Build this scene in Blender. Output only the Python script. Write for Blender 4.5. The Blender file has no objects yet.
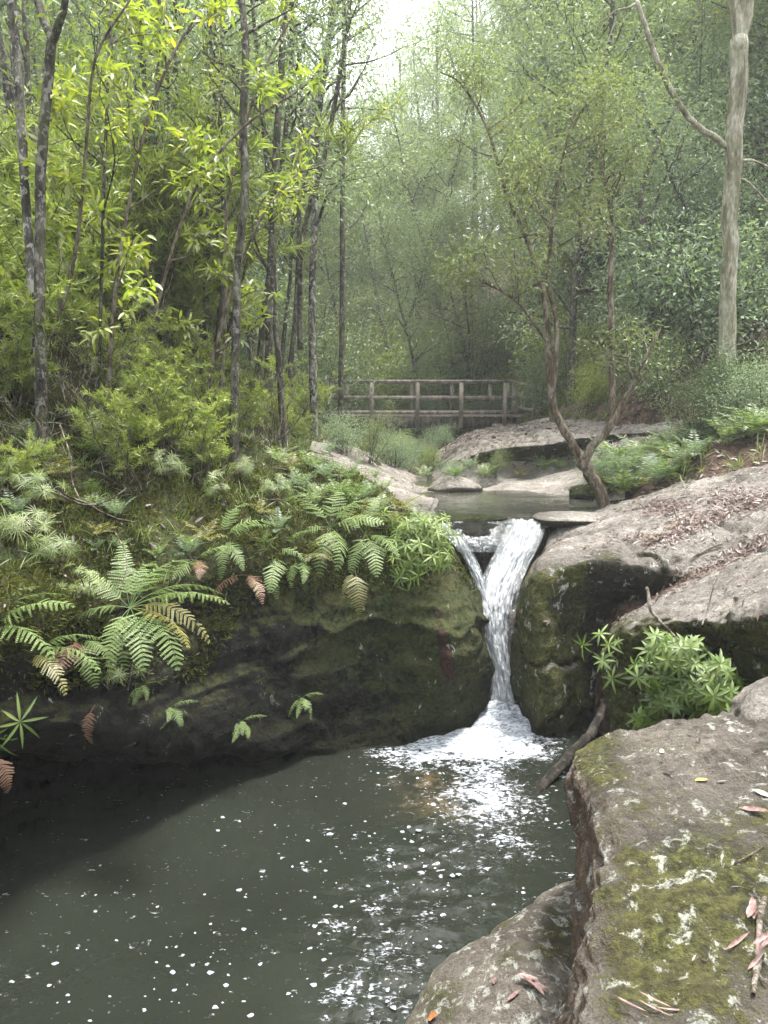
import bpy, math, random
import numpy as np
from mathutils import Vector, Matrix
from mathutils.bvhtree import BVHTree

R = math.radians
SC = bpy.context.scene
COL = SC.collection
rng = np.random.default_rng(7)
random.seed(7)

# ------------------------------------------------------------------ camera
CAMZ = 3.2
PITCH = R(8.3)
FPX = 770.0
CP, SP = math.cos(PITCH), math.sin(PITCH)

def ray(px, py):
    u = (px - 384) / FPX
    v = (512 - py) / FPX
    return np.array([u, CP + v * SP, -SP + v * CP])

def P(px, py, Y=None, z=None):
    d = ray(px, py)
    t = Y / d[1] if Y is not None else (z - CAMZ) / d[2]
    return np.array([0, 0, CAMZ]) + d * t

cam_d = bpy.data.cameras.new('camera')
cam = bpy.data.objects.new('camera', cam_d)
COL.objects.link(cam)
cam.location = (0, 0, CAMZ)
cam.rotation_euler = (R(90) - PITCH, 0, 0)
cam_d.sensor_fit = 'VERTICAL'
cam_d.sensor_height = 36
cam_d.lens = FPX / 1024 * 36
cam_d.clip_start = 0.05
cam_d.clip_end = 2000
SC.camera = cam

# ------------------------------------------------------------------ noise
def _hash(ix, iy, iz, seed):
    h = (ix.astype(np.int64) * 374761393 + iy.astype(np.int64) * 668265263 + iz.astype(np.int64) * 2147483647 + seed * 1274126177) & 0xffffffff
    h = ((h ^ (h >> 13)) * 1274126177) & 0xffffffff
    h = ((h ^ (h >> 16)) * 2246822519) & 0xffffffff
    return ((h ^ (h >> 15)) & 0xffff) / 32767.5 - 1.0

def noise3(p, seed=0):
    p = np.asarray(p, float)
    i = np.floor(p).astype(np.int64)
    f = p - i
    f = f * f * f * (f * (f * 6 - 15) + 10)
    r = 0
    for dx in (0, 1):
        wx = f[:, 0] if dx else 1 - f[:, 0]
        for dy in (0, 1):
            wy = f[:, 1] if dy else 1 - f[:, 1]
            for dz in (0, 1):
                wz = f[:, 2] if dz else 1 - f[:, 2]
                r = r + wx * wy * wz * _hash(i[:, 0] + dx, i[:, 1] + dy, i[:, 2] + dz, seed)
    return r

def fbm(p, scale=1.0, octv=4, seed=0, gain=0.5):
    p = np.asarray(p, float) * scale
    a, s, r = 1.0, 0.0, 0
    for k in range(octv):
        r = r + a * noise3(p + 17.3 * k, seed + k)
        s += a
        a *= gain
        p = p * 2.03
    return r / s

def sstep(a, b, x):
    t = np.clip((x - a) / (b - a), 0, 1)
    return t * t * (3 - 2 * t)

# ------------------------------------------------------------------ object helpers
def tag(o, label=None, cat=None, group=None, kind=None):
    if label: o['label'] = label
    if cat: o['category'] = cat
    if group: o['group'] = group
    if kind: o['kind'] = kind
    return o

def make_mesh(name, V, F, mat, attrs=None, smooth=True, uv=None):
    """F: list of int arrays (n,3) and/or (n,4)."""
    me = bpy.data.meshes.new(name)
    V = np.asarray(V, np.float32)
    if isinstance(F, np.ndarray): F = [F]
    F = [np.asarray(f, np.int32) for f in F if len(f)]
    loops = np.concatenate([f.ravel() for f in F])
    tot = np.concatenate([np.full(len(f), f.shape[1], np.int32) for f in F])
    start = np.concatenate([[0], np.cumsum(tot)[:-1]]).astype(np.int32)
    me.vertices.add(len(V)); me.vertices.foreach_set('co', V.ravel())
    me.loops.add(len(loops)); me.loops.foreach_set('vertex_index', loops)
    me.polygons.add(len(tot)); me.polygons.foreach_set('loop_start', start)
    me.polygons.foreach_set('loop_total', tot)
    if smooth:
        me.polygons.foreach_set('use_smooth', np.ones(len(tot), bool))
    if attrs:
        for k, a in attrs.items():
            a = np.asarray(a, np.float32)
            at = me.attributes.new(k, 'FLOAT', 'POINT')
            at.data.foreach_set('value', a)
    if uv is not None:
        l = me.uv_layers.new(name='UVMap')
        l.data.foreach_set('uv', np.asarray(uv, np.float32)[loops].ravel())
    me.update(calc_edges=True)
    if mat: me.materials.append(mat)
    return me

def obj(name, me, loc=None, parent=None, local=False):
    """mesh given in world coordinates unless local; loc = origin."""
    o = bpy.data.objects.new(name, me)
    COL.objects.link(o)
    if loc is not None:
        if not local:
            me.transform(Matrix.Translation(-Vector(loc)))
        if parent is None:
            o.location = loc
    if parent is not None:
        o.parent = parent
    return o

def empty(name, loc=(0, 0, 0), rz=0):
    o = bpy.data.objects.new(name, None)
    o.empty_display_size = .1
    COL.objects.link(o); o.location = loc; o.rotation_euler = (0, 0, rz)
    return o

def copy_tree(o, parent=None):
    c = o.copy(); COL.objects.link(c)
    if parent is not None: c.parent = parent
    for ch in list(o.children):
        copy_tree(ch, c)
    return c

class MB:
    def __init__(s): s.V = []; s.T = []; s.Q = []; s.a = []; s.n = 0
    def add(s, V, T=None, Q=None, tint=0.5):
        V = np.asarray(V, float)
        if T is not None and len(T): s.T.append(np.asarray(T) + s.n)
        if Q is not None and len(Q): s.Q.append(np.asarray(Q) + s.n)
        s.V.append(V); s.a.append(np.broadcast_to(np.asarray(tint, float), (len(V),)))
        s.n += len(V)
    def mesh(s, name, mat, smooth=True):
        F = []
        if s.T: F.append(np.concatenate(s.T))
        if s.Q: F.append(np.concatenate(s.Q))
        return make_mesh(name, np.concatenate(s.V), F, mat, {'tint': np.concatenate(s.a)}, smooth)
    def box(s, c, size, rot=None, tint=.5):
        c = np.asarray(c, float); h = np.asarray(size, float) / 2
        v = np.array([[x, y, z] for x in (-1, 1) for y in (-1, 1) for z in (-1, 1)]) * h
        if rot is not None: v = v @ np.array(rot).T
        q = [[0, 1, 3, 2], [4, 6, 7, 5], [0, 4, 5, 1], [2, 3, 7, 6], [0, 2, 6, 4], [1, 5, 7, 3]]
        s.add(v + c, Q=q, tint=tint)
    def tube(s, pts, rad, sides=7, tint=.5, rough=0.0, seed=0):
        pts = np.asarray(pts, float); n = len(pts)
        rad = np.broadcast_to(np.asarray(rad, float), (n,))
        d = np.gradient(pts, axis=0); d /= np.linalg.norm(d, axis=1)[:, None] + 1e-9
        up = np.array([0, 0, 1.]) if abs(d[0][2]) < .9 else np.array([1., 0, 0])
        a = np.cross(d[0], up); a /= np.linalg.norm(a)
        rings = []
        ang = np.arange(sides) / sides * 2 * np.pi
        for k in range(n):
            a = a - d[k] * np.dot(a, d[k]); a /= np.linalg.norm(a) + 1e-9
            b = np.cross(d[k], a)
            rr = rad[k]
            if rough: rr = rad[k] * (1 + rough * rs.standard_normal(sides) * .5)
            rings.append(pts[k] + (np.cos(ang)[:, None] * a + np.sin(ang)[:, None] * b) * np.reshape(rr, (-1, 1)))
        V = np.concatenate(rings + [pts[-1:] + d[-1:] * rad[-1]])
        i = np.arange(n - 1)[:, None] * sides; j = np.arange(sides)[None]
        j2 = (j + 1) % sides
        Q = np.stack([i + j, i + j2, i + sides + j2, i + sides + j], -1).reshape(-1, 4)
        last = (n - 1) * sides
        T = np.stack([last + j[0], last + j2[0], np.full(sides, n * sides)], -1)
        s.add(V, T=T, Q=Q, tint=tint)
rs = np.random.default_rng(99)

def unit(v): return v / (np.linalg.norm(v, axis=-1, keepdims=True) + 1e-9)

def add_leaves(mb, C, A, N, L, W, tint, bend=0.0, seg=1, fold=.18):
    """kite (seg=1) or lanceolate (seg=2,3) leaves; C base points, A axis, N normals."""
    n = len(C)
    A = unit(A); S = unit(np.cross(A, N)); N = unit(np.cross(S, A))
    L = np.broadcast_to(L, (n,))[:, None]; W = np.broadcast_to(W, (n,))[:, None]
    tint = np.broadcast_to(tint, (n,))
    if seg == 1:
        m = C + A * L * .45
        tip = C + A * L - N * L * bend
        V = np.stack([C, m + S * W / 2 + N * W * fold, tip, m - S * W / 2 + N * W * fold], 1).reshape(-1, 3)
        b = np.arange(n)[:, None] * 4
        T = np.concatenate([b + [0, 1, 2], b + [0, 2, 3]])
        mb.add(V, T=T, tint=np.repeat(tint, 4))
    else:
        prof = {2: [(.3, .9), (.65, .8)], 3: [(.2, .7), (.45, 1.), (.75, .65)]}[seg]
        parts = [C]
        for f, w in prof:
            m = C + A * L * f - N * L * bend * f * f
            parts += [m + S * W / 2 * w + N * W * fold, m, m - S * W / 2 * w + N * W * fold]
        parts.append(C + A * L - N * L * bend)
        k = len(parts)
        V = np.stack(parts, 1).reshape(-1, 3)
        b = np.arange(n)[:, None] * k
        T = [b + [0, 1, 2], b + [0, 2, 3]]; Q = []
        for q in range(len(prof) - 1):
            o = 1 + 3 * q
            Q += [b + [o, o + 3, o + 4, o + 1], b + [o + 1, o + 4, o + 5, o + 2]]
        o = 1 + 3 * (len(prof) - 1)
        T += [b + [o, k - 1, o + 1], b + [o + 1, k - 1, o + 2]]
        mb.add(V, T=np.concatenate(T), Q=np.concatenate(Q) if Q else None, tint=np.repeat(tint, k))

# ------------------------------------------------------------------ materials
def new_mat(name):
    m = bpy.data.materials.new(name); m.use_nodes = True
    nt = m.node_tree; nt.nodes.clear()
    out = nt.nodes.new('ShaderNodeOutputMaterial')
    return m, nt, out

class G:
    """tiny node helper"""
    def __init__(s, nt): s.nt = nt
    def n(s, t, **k):
        x = s.nt.nodes.new('ShaderNode' + t)
        for a, b in k.items(): setattr(x, a, b)
        return x
    def l(s, a, b): s.nt.links.new(a, b)
    def noise(s, scale, detail=4, rough=.55, vec=None, dist=0):
        x = s.n('TexNoise'); x.inputs['Scale'].default_value = scale
        x.inputs['Detail'].default_value = detail; x.inputs['Roughness'].default_value = rough
        x.inputs['Distortion'].default_value = dist
        if vec is not None: s.l(vec, x.inputs['Vector'])
        return x.outputs['Fac']
    def ramp(s, fac, stops):
        x = s.n('ValToRGB'); cr = x.color_ramp
        while len(cr.elements) < len(stops): cr.elements.new(.5)
        for e, (p, c) in zip(cr.elements, stops):
            e.position = p
            e.color = (*(c if hasattr(c, '__len__') else (c, c, c)), 1)
        s.l(fac, x.inputs['Fac']); return x.outputs['Color']
    def mix(s, fac, a, b, mode='MIX'):
        x = s.n('Mix', data_type='RGBA', blend_type=mode)
        for sock, v in ((x.inputs[0], fac), (x.inputs[6], a), (x.inputs[7], b)):
            if isinstance(v, (int, float)): sock.default_value = v
            elif isinstance(v, tuple): sock.default_value = (*v, 1)
            else: s.l(v, sock)
        return x.outputs[2]
    def m(s, op, a, b=0.0, c=None, clamp=False):
        x = s.n('Math', operation=op, use_clamp=clamp)
        for i, v in enumerate((a, b) if c is None else (a, b, c)):
            if isinstance(v, (int, float)): x.inputs[i].default_value = v
            else: s.l(v, x.inputs[i])
        return x.outputs[0]
    def attr(s, name): 
        x = s.n('Attribute'); x.attribute_name = name; return x.outputs['Fac']
    def bump(s, h, strength=.5, dist=.02, normal=None):
        x = s.n('Bump'); x.inputs['Strength'].default_value = strength; x.inputs['Distance'].default_value = dist
        s.l(h, x.inputs['Height'])
        if normal is not None: s.l(normal, x.inputs['Normal'])
        return x.outputs[0]
    def scaled(s, vec, sc):
        x = s.n('Mapping'); x.inputs['Scale'].default_value = sc; s.l(vec, x.inputs['Vector']); return x.outputs[0]

def leaf_mat(name, cols, trans=.38, gloss=.07, rough=.5):
    m, nt, out = new_mat(name); g = G(nt)
    oi = g.n('ObjectInfo')
    f = g.m('ADD', g.m('MULTIPLY', g.attr('tint'), .78), g.m('MULTIPLY', oi.outputs['Random'], .22))
    k = len(cols)
    col = g.ramp(f, [(i / (k - 1), c) for i, c in enumerate(cols)])
    d = g.n('BsdfDiffuse'); t = g.n('BsdfTranslucent'); gl = g.n('BsdfGlossy')
    g.l(col, d.inputs[0])
    tc = g.mix(1.0, col, (1.12, 1.22, .68), 'MULTIPLY'); g.l(tc, t.inputs[0])
    gl.inputs['Roughness'].default_value = rough
    gl.inputs[0].default_value = (1, 1, 1, 1)
    m1 = g.n('MixShader'); m1.inputs[0].default_value = trans
    g.l(d.outputs[0], m1.inputs[1]); g.l(t.outputs[0], m1.inputs[2])
    m2 = g.n('MixShader'); m2.inputs[0].default_value = gloss
    g.l(m1.outputs[0], m2.inputs[1]); g.l(gl.outputs[0], m2.inputs[2])
    g.l(m2.outputs[0], out.inputs[0])
    return m

def bark_mat(name, c1, c2, c3, scale=9, stretch=.35, moss=0.0, patch=0.0):
    m, nt, out = new_mat(name); g = G(nt)
    pos = g.n('NewGeometry').outputs['Position']
    v = g.scaled(pos, (1, 1, stretch))
    n1 = g.noise(scale, 5, .65, v, .6); n2 = g.noise(scale * 5, 4, .7, v)
    col = g.ramp(n1, [(.40, c1), (.5, c2), (.58, c3)])
    col = g.mix(.6, col, g.ramp(n2, [(.36, .2), (.6, 1.15)]), 'MULTIPLY')
    if patch:
        n4 = g.noise(17, 4, .65, g.scaled(pos, (1, 1, .7)), .5)
        col = g.mix(g.m('MULTIPLY', g.ramp(n4, [(.55, 0.), (.58, 1.)]), patch), col, (.5, .5, .45))
    if moss:
        n3 = g.noise(2.5, 4, .6, pos)
        col = g.mix(g.m('MULTIPLY', g.ramp(n3, [(.45, 0.), (.6, 1.)]), moss), col, (.09, .11, .035))
    b = g.n('BsdfPrincipled'); g.l(col, b.inputs['Base Color']); b.inputs['Roughness'].default_value = .85
    b.inputs['Specular IOR Level'].default_value = .25
    g.l(g.bump(g.m('ADD', n1, n2), 1., .03), b.inputs['Normal'])
    g.l(b.outputs[0], out.inputs[0])
    return m

def rock_mat(name, top, dark, side, moss_col=(.05, .065, .012), moss_top=.3, moss_side=.6, lichen=.3, wet_z=.25, rust=0.0, litter=0.0, seed=0., strata=.5, lscale=6.5, grit=1.):
    """attributes: moss (0..1 extra moss), stain (0..1 rust stain)"""
    m, nt, out = new_mat(name); g = G(nt)
    geo = g.n('NewGeometry'); pos = geo.outputs['Position']; nor = geo.outputs['Normal']
    mp = g.n('Mapping'); mp.inputs['Location'].default_value = (seed, seed * .7, seed * .3); g.l(pos, mp.inputs['Vector']); v = mp.outputs[0]
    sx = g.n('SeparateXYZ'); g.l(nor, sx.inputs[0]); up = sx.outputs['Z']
    sp = g.n('SeparateXYZ'); g.l(pos, sp.inputs[0]); pz = sp.outputs['Z']
    nA = g.noise(.9, 6, .62, v, .3); nB = g.noise(4.5, 7, .68, v, .2); nC = g.noise(26, 6, .72, v); nD = g.noise(110, 4, .7, v)
    vs = g.scaled(v, (1.2, 1.2, 4)); nS = g.noise(1.9, 6, .65, vs, 1.2)
    nE = g.noise(1.7, 7, .7, v, .5)
    base = g.ramp(g.m('ADD', g.m('MULTIPLY', nB, .55), g.m('MULTIPLY', nE, .45)), [(.36, dark), (.46, tuple(.55 * a + .45 * b for a, b in zip(top, dark))), (.54, top), (.64, tuple(min(1, a * 1.5) for a in top))])
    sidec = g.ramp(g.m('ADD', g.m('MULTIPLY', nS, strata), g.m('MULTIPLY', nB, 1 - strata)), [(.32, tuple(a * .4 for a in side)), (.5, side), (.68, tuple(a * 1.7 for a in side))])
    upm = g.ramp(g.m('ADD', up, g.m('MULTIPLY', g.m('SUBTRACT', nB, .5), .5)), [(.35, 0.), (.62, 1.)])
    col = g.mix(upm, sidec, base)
    # fine speckle
    col = g.mix(.55, col, g.ramp(nC, [(.36, .25), (.48, .9), (.64, 1.4)]), 'MULTIPLY')
    col = g.mix(.5, col, g.ramp(nD, [(.36, .3), (.64, 1.45)]), 'MULTIPLY')
    # pits
    if rust:
        st = g.m('MULTIPLY', g.attr('stain'), rust)
        st = g.m('MULTIPLY', st, g.ramp(nB, [(.3, .65), (.55, 1.)]))
        col = g.mix(g.m('MULTIPLY', st, .8), col, g.ramp(nC, [(.38, (.02, .009, .005)), (.6, (.10, .032, .014))]))
    # moss
    amt = g.m('ADD', g.m('ADD', g.m('MULTIPLY', upm, moss_top), g.m('MULTIPLY', g.m('SUBTRACT', 1., upm), moss_side)), g.attr('moss'))
    mn = g.m('ADD', g.m('MULTIPLY', nA, 1.3), g.m('ADD', g.m('MULTIPLY', nB, 1.3), g.m('MULTIPLY', nC, .8)))
    mn = g.m('SUBTRACT', mn, 1.025)
    mf = g.m('MULTIPLY', g.m('SUBTRACT', g.m('ADD', mn, amt), 1.02), 4.0, clamp=True)
    mc = g.ramp(nC, [(.38, tuple(a * .25 for a in moss_col)), (.5, moss_col), (.62, tuple(a * 2.0 for a in moss_col))])
    mc = g.mix(g.ramp(nB, [(.4, 0.), (.7, .6)]), mc, (.10, .085, .03))
    mf2 = g.m('MULTIPLY', mf, g.ramp(nD, [(.25, .55), (.5, 1.)]))
    col = g.mix(mf2, col, mc)
    # lichen
    if lichen:
        nl = g.noise(lscale, 6, .75, g.scaled(v, (1.3, 1, .8)), .4)
        lf = g.m('MULTIPLY', g.ramp(g.m('ADD', nl, g.attr('lichen')), [(.63 - lichen * .12, 0.), (.67 - lichen * .1, 1.)]), g.ramp(nC, [(.35, .2), (.5, 1.)]))
        col = g.mix(g.m('MULTIPLY', lf, .85), col, g.ramp(nD, [(.35, (.36, .37, .32)), (.6, (.66, .67, .6))]))
    # wet band at the waterline; the wet attribute adds painted shade too
    wet = g.m('MULTIPLY', g.m('SUBTRACT', wet_z, g.m('ADD', pz, g.m('MULTIPLY', g.m('SUBTRACT', nB, .5), .4))), 5., clamp=True)
    wet = g.m('MAXIMUM', wet, g.attr('wet'))
    col = g.mix(g.m('MULTIPLY', wet, .8), col, (.010, .010, .008))
    b = g.n('BsdfPrincipled'); g.l(col, b.inputs['Base Color'])
    g.l(g.m('SUBTRACT', .92, g.m('MULTIPLY', wet, .15)), b.inputs['Roughness'])
    g.l(g.m('SUBTRACT', .28, g.m('MULTIPLY', wet, .18)), b.inputs['Specular IOR Level'])
    h = g.m('ADD', g.m('ADD', g.m('MULTIPLY', nB, 1.), g.m('MULTIPLY', nC, .5 * grit)), g.m('MULTIPLY', nD, .22 * grit))
    h = g.m('ADD', h, g.m('MULTIPLY', mf, .35))
    h = g.m('ADD', h, g.m('MULTIPLY', g.m('MULTIPLY', nS, g.m('SUBTRACT', 1., upm)), .6))
    g.l(g.bump(h, 1.0, .09), b.inputs['Normal'])
    g.l(b.outputs[0], out.inputs[0])
    return m

# leaf palettes
M = {}
M['gum'] = leaf_mat('leaf_gum', [(.11, .16, .07), (.18, .24, .11), (.27, .33, .16), (.40, .44, .26)], trans=.45)
M['bluegreen'] = leaf_mat('leaf_bluegreen', [(.10, .15, .09), (.165, .225, .14), (.25, .32, .21), (.36, .41, .30)], gloss=.035, rough=.5, trans=.42)
M['olive'] = leaf_mat('leaf_olive', [(.08, .11, .045), (.13, .17, .07), (.20, .235, .09), (.34, .32, .09)], gloss=.045, rough=.5, trans=.42)
M['bright'] = leaf_mat('leaf_bright', [(.10, .14, .025), (.17, .22, .035), (.28, .33, .05), (.46, .42, .05)], trans=.55)
M['feather'] = leaf_mat('leaf_feather', [(.16, .21, .05), (.27, .34, .075), (.38, .44, .11), (.5, .52, .19)], trans=.5, gloss=.04)
M['fern'] = leaf_mat('leaf_fern', [(.07, .12, .035), (.125, .19, .055), (.19, .26, .09), (.29, .34, .15)], trans=.35, gloss=.025)
M['fern_dead'] = leaf_mat('leaf_fern_dead', [(.10, .05, .035), (.17, .09, .06), (.24, .14, .09), (.3, .2, .12)], trans=.3, gloss=.03)
M['fern_olive'] = leaf_mat('leaf_fern_olive', [(0.099, 0.110, 0.022), (0.165, 0.165, 0.039), (0.242, 0.220, 0.055), (0.308, 0.264, 0.088)], trans=.35, gloss=.05)
M['fan'] = leaf_mat('leaf_fan', [(.05, .09, .018), (.10, .16, .03), (.18, .25, .05), (.28, .33, .10)], trans=.4, gloss=.03)
M['grass'] = leaf_mat('leaf_grass', [(0.053, 0.095, 0.016), (0.105, 0.158, 0.026), (0.168, 0.231, 0.042), (0.231, 0.231, 0.084)], trans=.4, gloss=.05)
M['moss'] = leaf_mat('leaf_moss', [(0.022, 0.026, 0.006), (0.058, 0.065, 0.012), (0.108, 0.115, 0.022), (0.173, 0.166, 0.043)], trans=.25, gloss=.02)
M['litter'] = leaf_mat('leaf_litter', [(.028, .014, .010), (.06, .033, .024), (.105, .062, .047), (.2, .15, .125)], trans=.08, gloss=.05)
M['darkshrub'] = leaf_mat('leaf_darkshrub', [(0.053, 0.090, 0.038), (0.090, 0.135, 0.053), (0.135, 0.194, 0.083), (0.299, 0.344, 0.194)], trans=.3, gloss=.04, rough=.5)
M['bark_grey'] = bark_mat('bark_grey', (.03, .027, .022), (.085, .075, .062), (.2, .19, .16), 9, patch=.6)
M['bark_dark'] = bark_mat('bark_dark', (.02, .017, .013), (.055, .046, .037), (.13, .115, .095), 10, moss=.3, patch=.28)
M['bark_pale'] = bark_mat('bark_pale', (.15, .135, .09), (.30, .28, .205), (.42, .40, .32), 6, .3, moss=.3)
M['bark_brown'] = bark_mat('bark_brown', (.07, .05, .036), (.15, .115, .08), (.26, .23, .18), 12)
M['twig'] = bark_mat('bark_twig', (.06, .045, .035), (.14, .11, .085), (.3, .27, .23), 14)

def ground_material():
    m, nt, out = new_mat('ground_leafy'); g = G(nt)
    pos = g.n('NewGeometry').outputs['Position']
    n1 = g.noise(.7, 5, .6, pos); n2 = g.noise(7, 6, .7, pos, .4); n3 = g.noise(45, 4, .7, pos)
    litter = g.ramp(n2, [(.34, (.018, .011, .008)), (.48, (.055, .034, .025)), (.57, (.11, .07, .052)), (.68, (.18, .125, .1))])
    green = g.ramp(n2, [(.36, (.012, .014, .004)), (.5, (.034, .04, .010)), (.64, (.085, .10, .024))])
    f = g.ramp(g.m('ADD', n1, g.m('MULTIPLY', g.m('SUBTRACT', g.attr('green'), .5), .5)), [(.42, 0.), (.56, 1.)])
    col = g.mix(f, litter, green)
    col = g.mix(.5, col, g.ramp(n3, [(.3, .4), (.7, 1.4)]), 'MULTIPLY')
    b = g.n('BsdfPrincipled'); g.l(col, b.inputs['Base Color']); b.inputs['Roughness'].default_value = .9
    b.inputs['Specular IOR Level'].default_value = .2
    g.l(g.bump(g.m('ADD', n2, g.m('MULTIPLY', n3, .5)), 1., .06), b.inputs['Normal'])
    g.l(b.outputs[0], out.inputs[0]); return m
M['ground'] = ground_material()

M['rk_wall'] = rock_mat('rock_wall_mossy', (.09, .08, .055), (.02, .018, .013), (.009, .0085, .007), (.024, .036, .008), .75, .3, .05, .3, rust=.8, seed=3.)  # side colour darkened; part of the wall's shade is painted in
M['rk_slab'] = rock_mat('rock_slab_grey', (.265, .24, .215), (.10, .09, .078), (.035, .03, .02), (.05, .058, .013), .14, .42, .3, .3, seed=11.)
M['rk_front'] = rock_mat('rock_front_lichen', (.21, .185, .155), (.06, .05, .038), (.16, .11, .075), (.068, .07, .018), .25, .24, .8, .12, seed=23., lscale=10., grit=1.6)
M['rk_pale'] = rock_mat('rock_pale_bank', (.32, .29, .26), (.14, .125, .11), (.045, .038, .028), (.06, .075, .018), .2, .35, .2, 1.75, seed=31.)  # side colour darkened so the bank faces carry painted shade
M['rk_wet'] = rock_mat('rock_wet_chute', (.07, .065, .055), (.03, .028, .024), (.03, .028, .022), (.03, .035, .01), .1, .1, 0, 9., seed=41.)

# ------------------------------------------------------------------ terrain
LB = np.array([(-9, -6), (-5.2, 1.2), (-2.6, 4.4), (-1.3, 6.6), (-0.4, 7.8), (-.1, 9.5), (0.2, 12), (0.1, 16), (-1.6, 20), (-3, 27), (-5, 45), (-8, 90), (-8, 300)], float)
RB = np.array([(-0.6, -30), (-0.1, 1.0), (0.5, 3), (1.5, 4.9), (1.9, 6.5), (1.8, 8.5), (2.9, 9.8), (3.3, 12), (3.0, 14), (3.4, 20), (3.0, 27), (2, 45), (0, 90), (0, 300)], float)

def sdist(x, y, poly):
    best = np.full(x.shape, 1e9); sign = np.ones(x.shape)
    for (ax, ay), (bx, by) in zip(poly[:-1], poly[1:]):
        dx, dy = bx - ax, by - ay
        t = np.clip(((x - ax) * dx + (y - ay) * dy) / (dx * dx + dy * dy), 0, 1)
        ex, ey = x - ax - t * dx, y - ay - t * dy
        d = np.hypot(ex, ey)
        c = dx * ey - dy * ex
        m = d < best - 1e-9
        best = np.where(m, d, best); sign = np.where(m, np.sign(c), sign)
    return best * sign

def ground_h(x, y):
    x = np.asarray(x, float); y = np.asarray(y, float)
    bed = np.interp(y, [-50, 8.5, 9.3, 12.6, 13.3, 21, 30, 45, 80, 300], [-1.3, -1.3, 1.4, 1.45, 1.75, 2.0, 2.6, 5, 13, 45])
    sL = sdist(x, y, LB); sR = -sdist(x, y, RB)
    kL = np.interp(y, [7, 9, 12, 20, 30], [.85, .85, .85, .7, .55]); sh = np.interp(y, [7.2, 8.6], [0., 1.1])
    topL = 1.95 + (bed - 1.45) * (y > 12.6) + .2 * np.minimum(sL, sh) + kL * np.clip(sL - sh, 0, 5) + .5 * np.clip(sL - 5, 0, 25) + .1 * np.clip(sL - 30, 0, 200)
    offL = np.interp(y, [6.4, 7.6, 9], [2.35, 1.4, -.1])
    wL = sstep(offL, offL + .4, sL)
    kR = np.interp(y, [8.5, 10, 12, 30], [.42, .55, .68, .55])
    b0 = np.interp(y, [8.5, 10], [.9, 1.8])
    topR = b0 + (bed - 1.45) * (y > 12.6) + kR * np.minimum(sR, 6) + .48 * np.clip(sR - 6, 0, 25) + .1 * np.clip(sR - 31, 0, 200)
    wR = sstep(-.1, .5, sR)
    z = bed + (topL - bed) * wL + (topR - bed) * wR
    p = np.stack([x.ravel(), y.ravel(), np.zeros(x.size)], 1)
    nz = (fbm(p, .35, 3, 5) * .5 + fbm(p, 1.4, 4, 9) * .16).reshape(x.shape)
    return z + nz * np.maximum(wL, wR)

gx = np.concatenate([-12 - np.geomspace(.3, 90, 34)[::-1], np.arange(-12, 13, .11), 13 + np.geomspace(.3, 90, 34)])
gy = np.concatenate([1 - np.geomspace(.3, 30, 16)[::-1], np.arange(1, 31, .12), 31 + np.geomspace(.3, 110, 38)])
XX, YY = np.meshgrid(gx, gy)
ZZ = ground_h(XX, YY)
gV = np.stack([XX.ravel(), YY.ravel(), ZZ.ravel()], 1)
nx, ny = len(gx), len(gy)
def grid_faces(nr, nc):
    i = np.arange(nr - 1)[:, None] * nc; j = np.arange(nc - 1)[None]
    return np.stack([i + j, i + j + 1, i + nc + j + 1, i + nc + j], -1).reshape(-1, 4)
gF = grid_faces(ny, nx)
green = np.clip(.35 + .4 * (XX < 0) - .25 * ((XX > 4) & (YY < 20)), 0, 1).ravel()
ground = obj('ground', make_mesh('ground', gV, gF, M['ground'], {'green': green}))
tag(ground, 'leafy forest floor of the creek valley under the trees', 'ground', kind='structure')

# ------------------------------------------------------------------ rocks
def crom(C, sub, axis):
    C = np.moveaxis(C, axis, 0)
    E = np.concatenate([2 * C[:1] - C[1:2], C, 2 * C[-1:] - C[-2:-1]])
    outp = []
    for k in range(len(C) - 1):
        p0, p1, p2, p3 = E[k:k + 4]
        ts = np.arange(sub) / sub
        if k == len(C) - 2: ts = np.append(ts, 1.)
        for t in ts:
            outp.append(.5 * (2 * p1 + (p2 - p0) * t + (2 * p0 - 5 * p1 + 4 * p2 - p3) * t * t + (3 * p1 - p0 - 3 * p2 + p3) * t ** 3))
    return np.moveaxis(np.array(outp), 0, axis)

SURF = {}
def pt(c):
    if isinstance(c, tuple) and len(c) == 3: return P(c[0], c[1], Y=c[2])
    if isinstance(c, tuple) and c[0] == 'z': return P(c[1], c[2], z=c[3])
    return np.array(c, float)          # a list = world coordinates

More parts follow.
